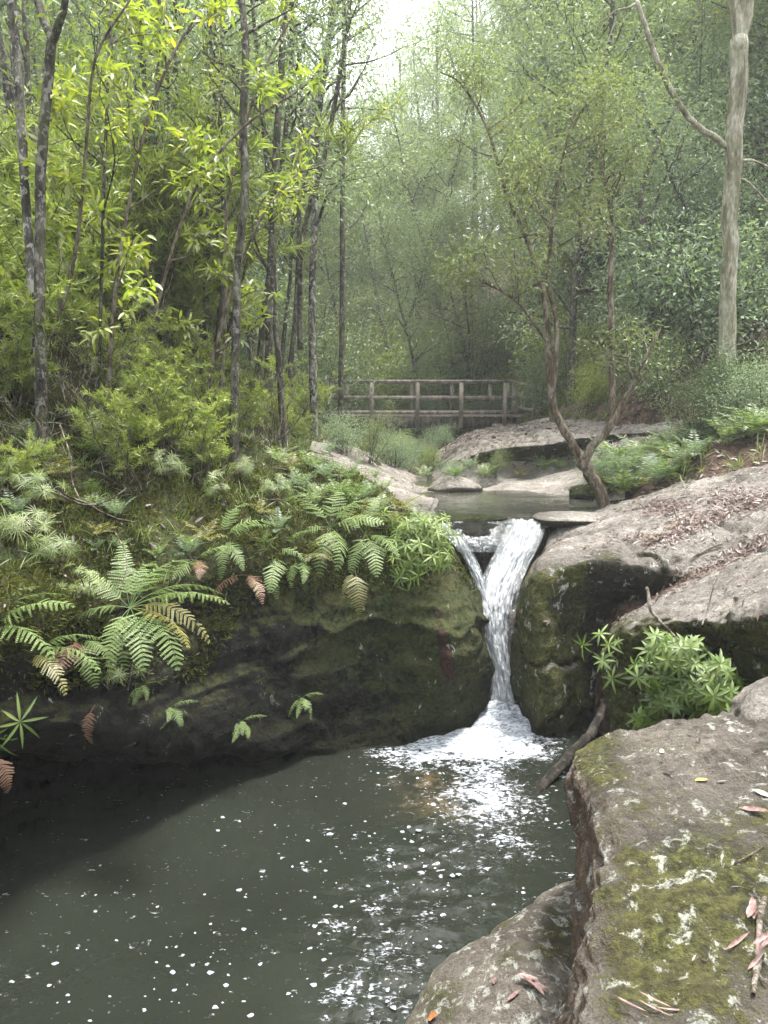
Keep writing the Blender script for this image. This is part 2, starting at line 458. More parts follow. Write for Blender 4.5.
def patch(name, rows, mat, sub_r, sub_c, amp=.05, scale=2.5, seed=0, strata=0., attrf=None, label=None, cat='rock', group=None, flip=False, crack=0., fine=.022):
    C = np.array([[pt(c) for c in r] for r in rows])
    D = crom(crom(C, sub_r, 0), sub_c, 1)
    nr, nc = D.shape[:2]
    du = np.gradient(D, axis=1); dv = np.gradient(D, axis=0)
    N = unit(np.cross(du, dv))
    if flip: N = -N
    p = D.reshape(-1, 3)
    h = amp * fbm(p, scale, 5, seed, .5) + amp * .9 * fbm(p, scale * .35, 3, seed + 50)
    h += fine * fbm(p, 8., 4, seed + 90, .6)
    steep = 1 - np.clip(np.abs(N[..., 2].ravel()), 0, 1)
    if strata:
        ps = p * np.array([.6, .6, 5.5])
        h += strata * steep * (fbm(ps, 1.3, 4, seed + 20) - .6 * np.abs(fbm(ps, 2.5, 3, seed + 33)))
    if crack:
        c = np.abs(fbm(p * np.array([1, 1, .8]), scale * .45, 4, seed + 71))
        h -= crack * np.exp(-(c / .03) ** 2)
    V = p + N.reshape(-1, 3) * h[:, None]
    F = grid_faces(nr, nc)
    if flip: F = F[:, ::-1]
    at = {'moss': np.zeros(len(V)), 'stain': np.zeros(len(V)), 'wet': np.zeros(len(V))}
    if attrf: at.update(attrf(V, N.reshape(-1, 3)))
    org = V.mean(0); org[2] = V[:, 2].min()
    uvr, uvc = np.meshgrid(np.linspace(0, 1, nr), np.linspace(0, 1, nc), indexing='ij')
    me = make_mesh(name, V, F, mat, at, uv=np.stack([uvc.ravel(), uvr.ravel()], 1))
    o = obj(name, me, org)
    SURF[name] = (V, F)
    if label: tag(o, label, cat, group)
    return o

def proj(V):
    q = V - np.array([0, 0, CAMZ])
    d = q[:, 1] * CP - q[:, 2] * SP
    u = q[:, 1] * SP + q[:, 2] * CP
    return 384 + FPX * q[:, 0] / d, 512 - FPX * u / d

# ---- left wall under the ferns
lips = [(-420, 760, 2.6), (-150, 650, 3.7), (0, 604, 4.55), (125, 588, 5.45), (240, 548, 6.45), (330, 526, 7.2), (400, 530, 7.45), (440, 544, 7.5), (462, 564, 7.75), (474, 588, 8.3), (470, 548, 9.0)]
lipw = [pt(c) for c in lips]
back = []
for k, q in enumerate(lipw):
    a = lipw[max(0, k - 1)]; b = lipw[min(len(lipw) - 1, k + 1)]
    d = (b - a)[:2]; d = d / np.linalg.norm(d); n = np.array([-d[1], d[0]])
    if k >= 8: n = np.array([-.9, .3])
    if k == 7: n = np.array([-.6, .8])
    back.append(n)
def off(q, n, s, dz): return [q[0] + n[0] * s, q[1] + n[1] * s, q[2] + dz]
slope = [.85, .85, .85, .85, .8, .45, .25, .18, .1, .1, .1]
r0 = [off(q, n, 3.1, sl * 3.1 - .5) for q, n, sl in zip(lipw, back, slope)]
r1 = [off(q, n, 1.35, sl * 1.35 - .03) for q, n, sl in zip(lipw, back, slope)]
r1b = [off(q, n, .55, sl * .55 + .05) for q, n, sl in zip(lipw, back, slope)]
r2 = [list(q) for q in lipw]
r3 = [(-430, 900, 2.6), (-160, 745, 3.7), (-5, 650, 4.5), (118, 645, 5.35), (232, 612, 6.3), (322, 592, 6.95), (390, 598, 7.2), (440, 590, 6.95), (474, 600, 7.35), (482, 625, 8.0), (480, 600, 8.9)]
r4 = [(-430, 930, 2.6), (-160, 790, 3.72), (-5, 690, 4.5), (112, 695, 5.25), (228, 682, 6.2), (320, 674, 6.8), (385, 676, 7.1), (445, 668, 6.8), (482, 655, 7.25), (488, 668, 7.95), (490, 650, 8.8)]
r5 = [(-430, 1000, 2.75), (-150, 880, 3.85), (0, 748, 4.62), (112, 752, 5.38), (228, 756, 6.15), (318, 758, 6.6), (392, 748, 6.8), (450, 724, 7.12), (480, 709, 7.6), (492, 706, 8.0), (500, 690, 8.8)]
r6 = []
r7 = []
for k, (q, n) in enumerate(zip(lipw, back)):
    e = pt(r5[k])
    if k <= 5:
        w = [2.3, 2.3, 2.3, 2.2, 1.7, .9][k]
        r6.append([e[0] + n[0] * w, e[1] + n[1] * w, .35]); r7.append([e[0] + n[0] * w, e[1] + n[1] * w, -1.1])
    else:
        r6.append([e[0] - .02, e[1], e[2] - .45]); r7.append([e[0], e[1], e[2] - 1.1])
def wall_attr(V, N):
    px, py = proj(V)
    m = .35 * sstep(640, 560, py) + .25 * sstep(1.2, 2.2, V[:, 2]) + .42 * sstep(395, 455, px) * sstep(760, 700, py) + .12 * sstep(300, 340, px)
    m -= .22 * sstep(330, 250, px) * sstep(640, 700, py)
    m += .12 * sstep(250, 330, px)
    # rusty seep running down the boulder
    cx = np.interp(py, [575, 610, 645, 680], [432, 437, 445, 450])
    w = np.interp(py, [575, 620, 665, 690], [3, 5, 8, 5])
    st = np.exp(-((px - cx) / w) ** 4) * sstep(570, 590, py) * sstep(694, 676, py) * (V[:, 1] < 8) * (.6 + .4 * sstep(-.3, .25, fbm(V, 5, 4, 3)))
    m -= st * .9
    wet = sstep(1.2, .5, V[:, 2]) * sstep(440, 300, px) * .9 + sstep(.9, .2, V[:, 2]) * .4 + .9 * sstep(474, 492, px) * sstep(560, 590, py) * (V[:, 1] > 7.2)  # low wall term is painted undercut shade; the flank by the falls is wet
    return {'moss': m, 'stain': st, 'wet': np.clip(wet, 0, 1)}
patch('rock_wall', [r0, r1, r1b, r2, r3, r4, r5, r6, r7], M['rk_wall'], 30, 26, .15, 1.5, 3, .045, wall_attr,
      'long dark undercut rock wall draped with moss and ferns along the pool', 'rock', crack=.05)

# ---- big sloping slab right of the falls
s_bot = [[2.0, 9.4, -.5], [1.45, 8.6, -.5], (532, 760, 7.15), (556, 765, 6.95), (605, 765, 7.3), (660, 765, 7.25), (740, 770, 6.6), (860, 800, 5.6), (1100, 850, 5.2)]
s_low = [[1.95, 9.35, .6], [1.32, 8.5, .6], (526, 690, 7.3), (550, 690, 6.95), (605, 690, 7.45), (662, 690, 7.4), (742, 690, 6.7), (860, 690, 5.7), (1100, 720, 5.3)]
s_mid = [[1.95, 9.3, 1.1], (530, 590, 8.5), (519, 635, 7.45), (545, 630, 7.0), (604, 632, 7.6), (662, 632, 7.5), (742, 632, 6.8), (860, 620, 5.8), (1100, 640, 5.4)]
s_rim = [(560, 552, 9.4), (536, 572, 8.6), (520, 596, 7.6), (543, 583, 7.1), (602, 585, 7.25), (664, 592, 7.1), (745, 592, 6.7), (860, 585, 5.9), (1100, 590, 5.5)]
s_rim2 = [(562, 545, 9.4), (540, 562, 8.65), (527, 575, 7.75), (548, 562, 7.3), (603, 556, 7.2), (668, 567, 7.05), (748, 575, 6.7), (860, 560, 6.0), (1100, 560, 5.6)]
s_t1 = [(563, 541, 9.5), (545, 555, 8.8), (540, 557, 8.2), (562, 543, 7.9), (612, 535, 7.8), (684, 525, 7.55), (756, 520, 7.3), (862, 520, 6.7), (1100, 510, 6.2)]
s_t2 = [(565, 537, 9.7), (552, 546, 9.0), (552, 538, 8.8), (585, 522, 8.8), (632, 508, 8.8), (702, 490, 8.7), (768, 480, 8.4), (870, 474, 7.9), (1100, 450, 7.4)]
s_t3 = [(568, 533, 9.9), (560, 536, 9.4), (566, 528, 9.5), (604, 509, 9.6), (648, 494, 9.7), (706, 474, 9.7), (772, 460, 9.5), (880, 450, 9.0), (1100, 420, 8.6)]
s_bk = [[2.1, 10.2, 1.5], [2.2, 10.1, 1.5], [2.4, 10.2, 1.5], [2.9, 10.4, 1.5], [3.4, 10.4, 1.7], [4.2, 10.5, 1.9], [5.0, 10.6, 2.1], [6.2, 10.2, 2.3], [8.6, 10, 2.6]]
def slab_attr(V, N):
    px, py = proj(V)
    m = .3 * sstep(575, 530, px) * sstep(560, 590, py) + .25 * sstep(600, 700, py) * sstep(600, 560, px)
    m += .28 * np.exp(-((px - 560) / 60) ** 2 - ((py - 568) / 16) ** 2)
    m -= .5 * sstep(580, 600, px) * sstep(545, 575, py) * (N[:, 2] < .5)
    wet = .9 * sstep(520, 506, px) * sstep(560, 600, py) + .75 * sstep(580, 620, px) * sstep(600, 680, py)  # recess darkened with painted shade; the edge by the falls is wet
    return {'moss': m, 'wet': np.clip(wet, 0, 1)}
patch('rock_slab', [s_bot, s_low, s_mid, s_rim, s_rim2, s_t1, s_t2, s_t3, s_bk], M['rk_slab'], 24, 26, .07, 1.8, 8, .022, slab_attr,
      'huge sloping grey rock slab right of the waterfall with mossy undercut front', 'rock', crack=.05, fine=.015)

# ---- boulder with the leafy plant
b_bot = [(640, 760, 7.4), (612, 780, 6.4), (645, 780, 5.95), (692, 790, 5.6), (748, 800, 5.1), (850, 830, 4.4), (1050, 850, 4.2)]
b_low = [(630, 690, 7.3), (605, 700, 6.3), (642, 705, 5.95), (690, 705, 5.75), (746, 705, 5.25), (850, 720, 4.5), (1050, 720, 4.3)]
b_mid = [(634, 640, 7.2), (609, 655, 6.3), (643, 668, 5.95), (692, 668, 5.75), (750, 665, 5.1), (850, 660, 4.5), (1050, 640, 4.3)]
b_rim = [(645, 612, 7.1), (622, 622, 6.3), (652, 622, 5.75), (698, 625, 5.35), (756, 620, 4.9), (850, 600, 4.6), (1050, 570, 4.4)]
b_t1 = [(668, 600, 7.1), (648, 603, 6.5), (675, 598, 6.05), (714, 592, 5.75), (764, 580, 5.35), (850, 560, 5.0), (1050, 520, 4.9)]
b_t2 = [(700, 592, 7.2), (690, 582, 7.0), (712, 572, 6.75), (744, 560, 6.5), (790, 545, 6.2), (870, 525, 5.8), (1050, 490, 5.6)]
b_bk = [(710, 600, 7.5), (710, 592, 7.5), (730, 582, 7.3), (765, 568, 7.1), (810, 555, 6.8), (890, 545, 6.5), (1060, 520, 6.2)]
def b_attr(V, N):
    px, py = proj(V)
    return {'moss': .28 * sstep(640, 610, px) + .25 * sstep(720, 760, px) * sstep(610, 650, py) + .1 * sstep(600, 640, py)}
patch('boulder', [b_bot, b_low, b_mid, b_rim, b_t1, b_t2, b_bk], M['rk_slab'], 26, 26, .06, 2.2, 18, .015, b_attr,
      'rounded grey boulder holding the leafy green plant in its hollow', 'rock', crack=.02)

# ---- small rock at the right edge
e_rows = [[(728, 760, 4.4), (745, 775, 4.2), (790, 790, 4.0), (870, 800, 4.0)],
          [(731, 715, 4.45), (748, 722, 4.15), (795, 725, 4.0), (870, 725, 4.0)],
          [(742, 694, 4.6), (758, 690, 4.4), (800, 680, 4.3), (870, 670, 4.3)],
          [(752, 690, 5.0), (770, 680, 4.9), (810, 665, 4.8), (870, 655, 4.8)],
          [(760, 720, 5.2), (775, 715, 5.2), (812, 700, 5.1), (870, 690, 5.1)]]
patch('small_rock', e_rows, M['rk_slab'], 16, 16, .03, 3, 28, .02, None, 'small pale rock wedged above the foreground ledge at right', 'rock')

# ---- foreground ledge
f_bot = [(640, 790, 5.6), (600, 830, 4.9), (560, 1090, 2.45), [.78, 1.1, -.6], [.6, .2, -.6]]
def fcol(base, low, edge, top1, top2): return [base, low, edge, top1, top2]
cols = [
    [(648, 800, 5.2), (638, 760, 5.0), (640, 742, 4.7), (650, 728, 4.55), (668, 724, 4.45), (700, 721, 4.4), (745, 719, 4.35), (800, 716, 4.3), (900, 712, 4.2), (1200, 700, 4.1)],
    [(625, 830, 4.95), (607, 790, 4.6), (603, 762, 4.25), (612, 744, 4.05), (640, 735, 4.0), (690, 731, 3.9), (745, 728, 3.85), (800, 726, 3.8), (900, 724, 3.7), (1200, 720, 3.6)],
    [(600, 870, 4.5), (580, 810, 4.1), (573, 775, 3.75), (583, 758, 3.62), (620, 757, 3.45), (680, 757, 3.32), (745, 757, 3.25), (805, 757, 3.2), (900, 757, 3.15), (1200, 757, 3.1)],
    [(600, 930, 3.9), (590, 855, 3.5), (590, 815, 3.12), (603, 802, 2.98), (640, 805, 2.85), (690, 810, 2.75), (745, 812, 2.7), (805, 812, 2.65), (900, 812, 2.6), (1200, 812, 2.6)],
    [(588, 1010, 3.3), (583, 930, 2.95), (595, 880, 2.6), (613, 876, 2.48), (650, 880, 2.38), (700, 885, 2.3), (750, 885, 2.28), (810, 885, 2.25), (900, 885, 2.2), (1200, 885, 2.2)],
    [(575, 1110, 2.7), (575, 1010, 2.5), (588, 960, 2.22), (610, 955, 2.12), (650, 955, 2.06), (700, 960, 2.0), (755, 960, 1.98), (815, 960, 1.96), (900, 960, 1.95), (1200, 960, 1.9)],
    [(570, 1200, 2.35), (565, 1100, 2.1), (580, 1050, 1.85), (605, 1040, 1.8), (650, 1040, 1.75), (700, 1042, 1.71), (760, 1042, 1.7), (820, 1042, 1.68), (900, 1042, 1.68), (1200, 1042, 1.65)],
    [[.45, 1.2, 0], [.42, 1.2, .6], [.46, 1.15, 1.25], [.56, 1.1, 1.45], [.72, 1.05, 1.5], [.9, 1., 1.52], [1.1, 1., 1.52], [1.4, 1., 1.52], [1.8, 1, 1.52], [3.2, 1, 1.52]],
    [[-.3, -.6, 0], [-.3, -.6, .6], [-.3, -.6, 1.2], [-.2, -.6, 1.4], [.1, -.6, 1.45], [.5, -.6, 1.5], [1., -.6, 1.5], [1.4, -.6, 1.5], [1.8, -.6, 1.5], [3.2, -.6, 1.5]],
]
def f_attr(V, N):
    px, py = proj(V)
    px = px + 26 * fbm(V, 4., 3, 61); py = py + 26 * fbm(V, 4., 3, 62)
    m = -.35 * sstep(.55, .2, np.abs(N[:, 2]))
    for cx, cy, w, a in ((655, 950, 50, .22), (645, 905, 22, .22), (715, 880, 50, .22), (590, 760, 30, .35), (690, 1000, 60, .18), (700, 940, 60, .14), (768, 960, 30, .16), (640, 860, 12, .2), (618, 1000, 24, .2), (612, 890, 12, .18), (770, 870, 30, .14), (640, 975, 18, .2), (672, 925, 14, .16)):
        m = m + a * np.exp(-((px - cx) / w) ** 2 - ((py - cy) / w) ** 2)
    m = m + .10 * sstep(600, 680, px) * sstep(790, 900, py)
    m = m - .1 * sstep(800, 760, py) * sstep(610, 650, px)
    li = .10 * np.exp(-((px - 622) / 22) ** 2) * sstep(770, 830, py) * (N[:, 2] > .3) + .06 * np.exp(-((px - 672) / 16) ** 2 - ((py - 865) / 30) ** 2) + .05 * sstep(980, 1010, py) * np.exp(-((px - 720) / 30) ** 2) - .03
    return {'moss': m, 'lichen': li}
patch('foreground_ledge', [list(r) for r in zip(*cols)], M['rk_front'], 26, 36, .035, 2.6, 38, .05, f_attr,
      'large lichen spotted rock ledge in the near right corner', 'rock', flip=True, crack=.03, fine=.034)

# ---- low rock at the water in front
l_rows = [[['z', 0][:0] or (608, 862, 5.3), (580, 868, 5.0), (545, 905, 4.35), (490, 955, 3.9), (425, 1005, 3.6), (395, 1060, 3.3), (380, 1180, 2.9), [.0, 2.2, -.3]],
          [(612, 850, 5.1), (588, 872, 4.7), (553, 893, 4.25), (505, 925, 3.85), (448, 965, 3.5), (415, 1020, 3.2), (400, 1120, 2.85), [.1, 2.1, .1]],
          [(620, 880, 4.6), (598, 885, 4.3), (565, 900, 3.95), (525, 928, 3.6), (478, 975, 3.3), (450, 1030, 3.0), (430, 1130, 2.7), [.2, 2, .3]],
          [(640, 920, 4.1), (612, 925, 3.9), (585, 950, 3.5), (550, 980, 3.2), (510, 1020, 2.95), (490, 1080, 2.7), (470, 1180, 2.4), [.35, 1.8, .45]],
          [(660, 960, 3.7), (640, 985, 3.4), (625, 1030, 3.0), (600, 1070, 2.75), (570, 1110, 2.6), (560, 1150, 2.45), (550, 1250, 2.2), [.7, 1.7, .5]]]
l_rows = [[tuple(c) if isinstance(c, tuple) else c for c in r] for r in l_rows]
def l_attr(V, N):
    px, py = proj(V); m = 0
    for cx, cy, w, a in ((440, 1000, 22, .4), (560, 930, 20, .3), (540, 960, 16, .28), (510, 960, 12, .25), (560, 1010, 20, .25)):
        m = m + a * np.exp(-((px - cx) / w) ** 2 - ((py - cy) / w) ** 2)
    return {'moss': m}
patch('waterside_rock', l_rows, M['rk_front'], 22, 22, .05, 3.0, 48, .02, l_attr,
      'low rock with bright moss patches at the water below the foreground ledge', 'rock')

# ---- far banks
patch('rock_bank', [
    [(400, 520, 13.0), (455, 492, 12.4), (505, 488, 12.8), (560, 488, 12.5), (600, 482, 12.0), (640, 480, 11.6)],
    [(404, 510, 13.2), (455, 480, 12.8), (505, 474, 13.25), (560, 470, 13.1), (610, 464, 12.6), (650, 462, 12.0)],
    [(408, 500, 13.6), (458, 466, 13.1), (505, 460, 13.55), (560, 455, 13.4), (615, 450, 12.9), (665, 445, 12.2)],
    [(412, 490, 14.2), (462, 453, 13.6), (506, 446, 13.4), (560, 439, 13.2), (620, 428, 13.0), (680, 422, 12.6)],
    [(416, 478, 15.6), (468, 440, 15.4), (510, 431, 16), (565, 424, 15.5), (630, 414, 14.6), (700, 405, 14.2)],
    [(420, 462, 18), (470, 434, 18), (512, 425, 18.5), (570, 418, 18), (640, 400, 16.6), (720, 380, 16)],
    [(420, 466, 20), (470, 440, 20), (512, 432, 20.5), (570, 425, 20), (640, 410, 18), (720, 390, 17.5)]],
    M['rk_pale'], 14, 16, .12, 1.0, 58, .12, lambda V, N: {'moss': .05 + 0 * V[:, 0]},
    'brown layered rock bank littered with leaves below the footbridge', 'rock')
patch('flat_rock', [
    [(470, 503, 11.5), (520, 501, 11.4), (575, 501, 10.9), (625, 500, 10.4)],
    [(475, 492, 11.9), (525, 490, 11.9), (580, 486, 11.4), (628, 478, 11.0)],
    [(495, 486, 12.4), (540, 480, 12.5), (588, 472, 12.1), (640, 462, 11.6)],
    [(500, 484, 13.2), (545, 478, 13.2), (600, 466, 12.8), (650, 455, 12.3)],
    [(500, 490, 14), (545, 486, 14), (600, 474, 13.4), (650, 465, 13)]],
    M['rk_pale'], 12, 14, .05, 2, 61, .03, None, 'low pale rock shelf at the far edge of the upper pool', 'rock')
patch('creek_bank_rock', [
    [(300, 540, 7.9), (350, 532, 8.1), (400, 530, 8.3), (432, 535, 8.55), (450, 530, 8.9), (452, 512, 9.6)],
    [(300, 520, 8.2), (350, 517, 8.5), (395, 515, 8.7), (425, 519, 8.9), (436, 517, 9.4), (430, 508, 10.0)],
    [(300, 495, 9.2), (350, 497, 9.4), (392, 503, 9.6), (420, 505, 9.8), (435, 505, 10.2), (436, 500, 10.8)],
    [(305, 470, 10.5), (345, 478, 10.7), (382, 488, 10.8), (412, 494, 11), (428, 497, 11.3), (440, 493, 11.8)],
    [(310, 448, 12.2), (345, 458, 12.2), (378, 472, 12.2), (404, 482, 12.2), (420, 488, 12.3), (430, 486, 12.8)],
    [(315, 440, 14), (350, 447, 14), (378, 458, 14), (400, 468, 14), (415, 476, 14), (425, 478, 14)],
    [(315, 450, 15.5), (350, 455, 15.5), (378, 466, 15.5), (400, 476, 15.5), (415, 484, 15.5), (425, 486, 15.5)]],
    M['rk_pale'], 14, 16, .07, 1.6, 71, .05, lambda V, N: {'moss': .12 * sstep(9.5, 8.5, V[:, 1])},
    'pale stepped rock at the left edge of the upper pool', 'rock')
patch('leaning_rock', [
    [(590, 470, 11.6), (625, 458, 12.2), (665, 445, 12.6), (700, 432, 12.8)],
    [(588, 462, 11.7), (624, 448, 12.2), (664, 436, 12.5), (702, 424, 12.7)],
    [(592, 455, 11.9), (626, 441, 12.4), (668, 429, 12.8), (706, 418, 13.0)],
    [(600, 452, 12.6), (632, 437, 13.2), (674, 425, 13.5), (710, 414, 13.8)],
    [(602, 462, 13), (634, 446, 13.6), (676, 434, 14), (712, 424, 14.3)]],
    M['rk_pale'], 10, 12, .05, 2, 81, .03, None, 'pale tilted rock rib behind the fern patch', 'rock')

# chute rock under the falls
ch = [(440, 575, 519, 9.25), (430, 575, 527, 9.0), (440, 568, 545, 8.85), (452, 556, 566, 8.75), (462, 545, 592, 8.6), (466, 536, 620, 8.45), (470, 532, 650, 8.3), (474, 532, 680, 8.2), (476, 535, 705, 8.1), (476, 540, 740, 8.0)]
rowsc = []
for a, b, y, Y in ch:
    rowsc.append([(a, y, Y - .05), (a * .75 + b * .25, y, Y), (a * .5 + b * .5, y, Y + .02), (a * .25 + b * .75, y, Y), (b, y, Y - .05)])
rowsc.insert(0, [(430, 512, 9.9), (465, 512, 9.9), (500, 512, 9.9), (540, 512, 9.9), (580, 512, 9.9)])
rowsc[0] = [[c[0], c[1], 1.68] for c in [P(q[0], q[1], Y=q[2]) for q in rowsc[0]]]
patch('chute_rock', rowsc, M['rk_wet'], 14, 26, .07, 3.2, 91, .03, None, 'dark wet rock behind the falling water in the chute', 'rock', flip=True)
patch('split_rock', [
    [(446, 522, 8.9), (470, 521, 8.85), (495, 522, 8.85), (508, 524, 8.9)],
    [(450, 532, 8.62), (470, 532, 8.5), (490, 533, 8.52), (504, 534, 8.7)],
    [(462, 546, 8.55), (474, 546, 8.42), (486, 547, 8.42), (496, 547, 8.6)],
    [(474, 562, 8.55), (479, 562, 8.38), (485, 562, 8.38), (490, 562, 8.55)],
    [(479, 580, 8.6), (482, 580, 8.45), (485, 580, 8.45), (488, 580, 8.6)]],
    M['rk_wet'], 12, 14, .035, 6, 95, 0, None, 'wet dark rock splitting the stream at the lip of the falls', 'rock', flip=True)
# small stones on the far side
def stone(name, c, s, mat, label, seed):
    n1, n2 = 24, 14
    th, ph = np.meshgrid(np.linspace(0, 2 * np.pi, n1), np.linspace(-.5 * np.pi, .5 * np.pi, n2))
    q = np.stack([np.cos(ph) * np.cos(th), np.cos(ph) * np.sin(th), np.sin(ph)], -1).reshape(-1, 3)
    d = 1 + .3 * fbm(q + seed, 1.3, 4, seed)
    V = q * d[:, None] * np.array(s) + np.array(c)
    z = np.zeros(len(V))
    me = make_mesh(name, V, grid_faces(n2, n1), mat, {'moss': z, 'stain': z, 'wet': z})
    SURF[name + str(seed)] = (V, grid_faces(n2, n1))
    return tag(obj(name, me, c), label, 'rock')
stone('stone', P(453, 489, z=1.82), (.42, .3, .17), M['rk_pale'], 'small dark stone at the head of the upper pool', 3)
stone('stone', P(468, 519, z=1.8), (.45, .2, .05), M['rk_wall'], 'flat mossy stone awash at the left of the waterfall lip', 5)
stone('stone', P(572, 520, z=1.8), (.5, .35, .09), M['rk_pale'], 'smooth wet stone at the right of the waterfall lip', 8)
stone('stone', P(600, 494, z=1.85), (.45, .3, .16), M['rk_wall'], 'mossy stone beside the forked tree foot', 12)

# ------------------------------------------------------------------ surface lookup
allV, allF, nv = [], [], 0
for V, F in list(SURF.values()) + [(gV, gF)]:
    allV.append(V); allF.append(F + nv); nv += len(V)
BVH = BVHTree.FromPolygons([tuple(v) for v in np.concatenate(allV)], [tuple(f) for f in np.concatenate(allF).tolist()])
def hit(px, py):
    d = ray(px, py)
    loc, nrm, i, dist = BVH.ray_cast(Vector((0, 0, CAMZ)), Vector(d).normalized())
    if loc is None: return P(px, py, Y=30), np.array([0, 0, 1.])
    n = np.array(nrm)
    if np.dot(n, d) > 0: n = -n
    return np.array(loc), n
def drop(x, y, z0=30):
    loc, nrm, i, dist = BVH.ray_cast(Vector((x, y, z0)), Vector((0, 0, -1)))
    if loc is None: return np.array([x, y, 0.]), np.array([0, 0, 1.])
    n = np.array(nrm); n = n if n[2] > 0 else -n
    return np.array(loc), n
# ------------------------------------------------------------------ water
def water_mat(name, deep, foamy=True):
    m, nt, out = new_mat(name); g = G(nt)
    pos = g.n('NewGeometry').outputs['Position']
    b = g.n('BsdfPrincipled')
    n1 = g.noise(7, 5, .6, pos, .8); n2 = g.noise(22, 4, .6, g.scaled(pos, (.8, 1.7, 1)), .9)
    nb = g.noise(.5, 3, .5, pos)
    col = g.ramp(nb, [(.3, tuple(a * .75 for a in deep)), (.7, tuple(a * 1.2 for a in deep))])
    f = g.attr('foam')
    lace = g.m('SUBTRACT', 1., g.m('MULTIPLY', g.m('ABSOLUTE', g.m('SUBTRACT', g.noise(9, 5, .6, pos, 1.6), .5)), 5.))
    lump = g.m('ADD', g.m('MULTIPLY', n1, .55), g.m('ADD', g.m('MULTIPLY', n2, .5), g.m('MULTIPLY', lace, .22)))
    fm = g.m('MULTIPLY', g.m('ADD', g.m('MULTIPLY', g.m('SUBTRACT', lump, .67), 2.9), g.m('SUBTRACT', f, .45)), 2.3, clamp=True)
    br = g.m('MULTIPLY', g.attr('shoal'), g.ramp(n1, [(.4, 0.), (.55, 1.)]))
    col = g.mix(g.m('MULTIPLY', br, .6), col, (.12, .085, .04))
    col = g.mix(fm, col, g.ramp(n2, [(.38, (.12, .14, .16)), (.5, (.32, .35, .39)), (.62, (.56, .58, .62))]))
    g.l(col, b.inputs['Base Color'])
    g.l(g.m('ADD', .05, g.m('MULTIPLY', fm, .6)), b.inputs['Roughness'])
    b.inputs['IOR'].default_value = 1.333
    h = g.m('ADD', g.m('MULTIPLY', g.noise(14, 3, .5, pos, .5), .6), g.m('MULTIPLY', fm, .5))
    hb = g.m('MULTIPLY', h, g.m('ADD', .08, g.m('MULTIPLY', g.attr('chop'), 1.)))
    g.l(g.bump(hb, 1., .03), b.inputs['Normal'])
    g.l(b.outputs[0], out.inputs[0]); return m
M['pool'] = water_mat('water_pool', (.014, .0165, .0125))
M['upper'] = water_mat('water_upper', (.05, .05, .04))

fallbase = P(503, 712, z=0)
xs = np.arange(-6.5, 2.6, .028); ys = np.concatenate([np.arange(-3, 3, .1), np.arange(3, 9.2, .026)])
X, Y = np.meshgrid(xs, ys)
wp = np.stack([X.ravel(), Y.ravel(), np.zeros(X.size)], 1)
px, py = proj(wp)
d = np.hypot(wp[:, 0] - fallbase[0], wp[:, 1] - fallbase[1])
def blob(cx, cy, r, a, e=1.0, rot=0):
    c = P(cx, cy, z=0); dx, dy = wp[:, 0] - c[0], wp[:, 1] - c[1]
    u = dx * math.cos(rot) + dy * math.sin(rot); v = -dx * math.sin(rot) + dy * math.cos(rot)
    return a * np.exp(-(u / r) ** 2 - (v / (r * e)) ** 2)
foam = np.zeros(len(wp))
for bl in ((503, 716, .38, 1.0), (480, 730, .38, .8), (455, 742, .3, .75), (405, 752, .3, .3), (520, 735, .3, .8), (535, 752, .22, .5), (490, 752, .3, .62), (425, 748, .3, .45), (400, 762, .28, .2),
           (488, 780, .26, .42, 1.8), (492, 805, .26, .32, 1.8), (500, 840, .25, .24), (470, 800, .35, .2), (540, 800, .3, .16), (540, 850, .3, .16), (440, 800, .35, .16), (460, 860, .3, .16),
           (395, 850, .35, .2, .5), (345, 925, .2, .26, .6), (380, 965, .22, .3, .7), (395, 905, .28, .18), (360, 1000, .18, .3, .8), (410, 940, .2, .22), (350, 870, .3, .12), (440, 915, .2, .14), (400, 1010, .2, .26), (330, 980, .15, .16)):  # lower centre streaks paint pale sky reflections on the ripples as foam
    foam += blob(*bl)
flow = np.exp(-((px - np.interp(py, [720, 800, 900, 1024], [500, 480, 420, 375])) / np.interp(py, [720, 800, 900, 1024], [40, 70, 75, 65])) ** 2)
chop = np.clip(1.1 * np.exp(-(d / .9) ** 2) + .55 * flow * sstep(8, 6, wp[:, 1]) + .12 * sstep(300, 420, px), 0, 1)
q = wp * np.array([1, 1.7, 1])
z = (chop * .035 + .0015) * fbm(q, 3.2, 4, 301, .55) + chop * .018 * fbm(q, 9, 3, 311)
z += .10 * np.exp(-(d / .33) ** 2) * (1 + .7 * fbm(wp, 9, 3, 321)) + .02 * np.exp(-(d / .8) ** 2) * np.sin(d * 22 + 2 * fbm(wp, 3, 2, 5))
z += flow * sstep(7.6, 6, wp[:, 1]) * .016 * fbm(wp * np.array([.7, 2.0, 1]), 5.5, 3, 341, .45)
foam = foam * (1 - .12 * sstep(850, 880, py))
wp[:, 2] = z
foam += (foam > .1) * .1 * fbm(wp * np.array([1, 1, 0]), 2.5, 2, 17)
shoal = np.exp(-((px - 455) / 45) ** 2 - ((py - 805) / 12) ** 2) * .9 + np.exp(-((px - 430) / 30) ** 2 - ((py - 781) / 8) ** 2) * .7
pool = obj('water', make_mesh('pool_water', wp, grid_faces(len(ys), len(xs)), M['pool'], {'foam': foam, 'chop': chop, 'shoal': shoal}))
tag(pool, 'murky grey green plunge pool water below the falls', 'water', kind='structure')

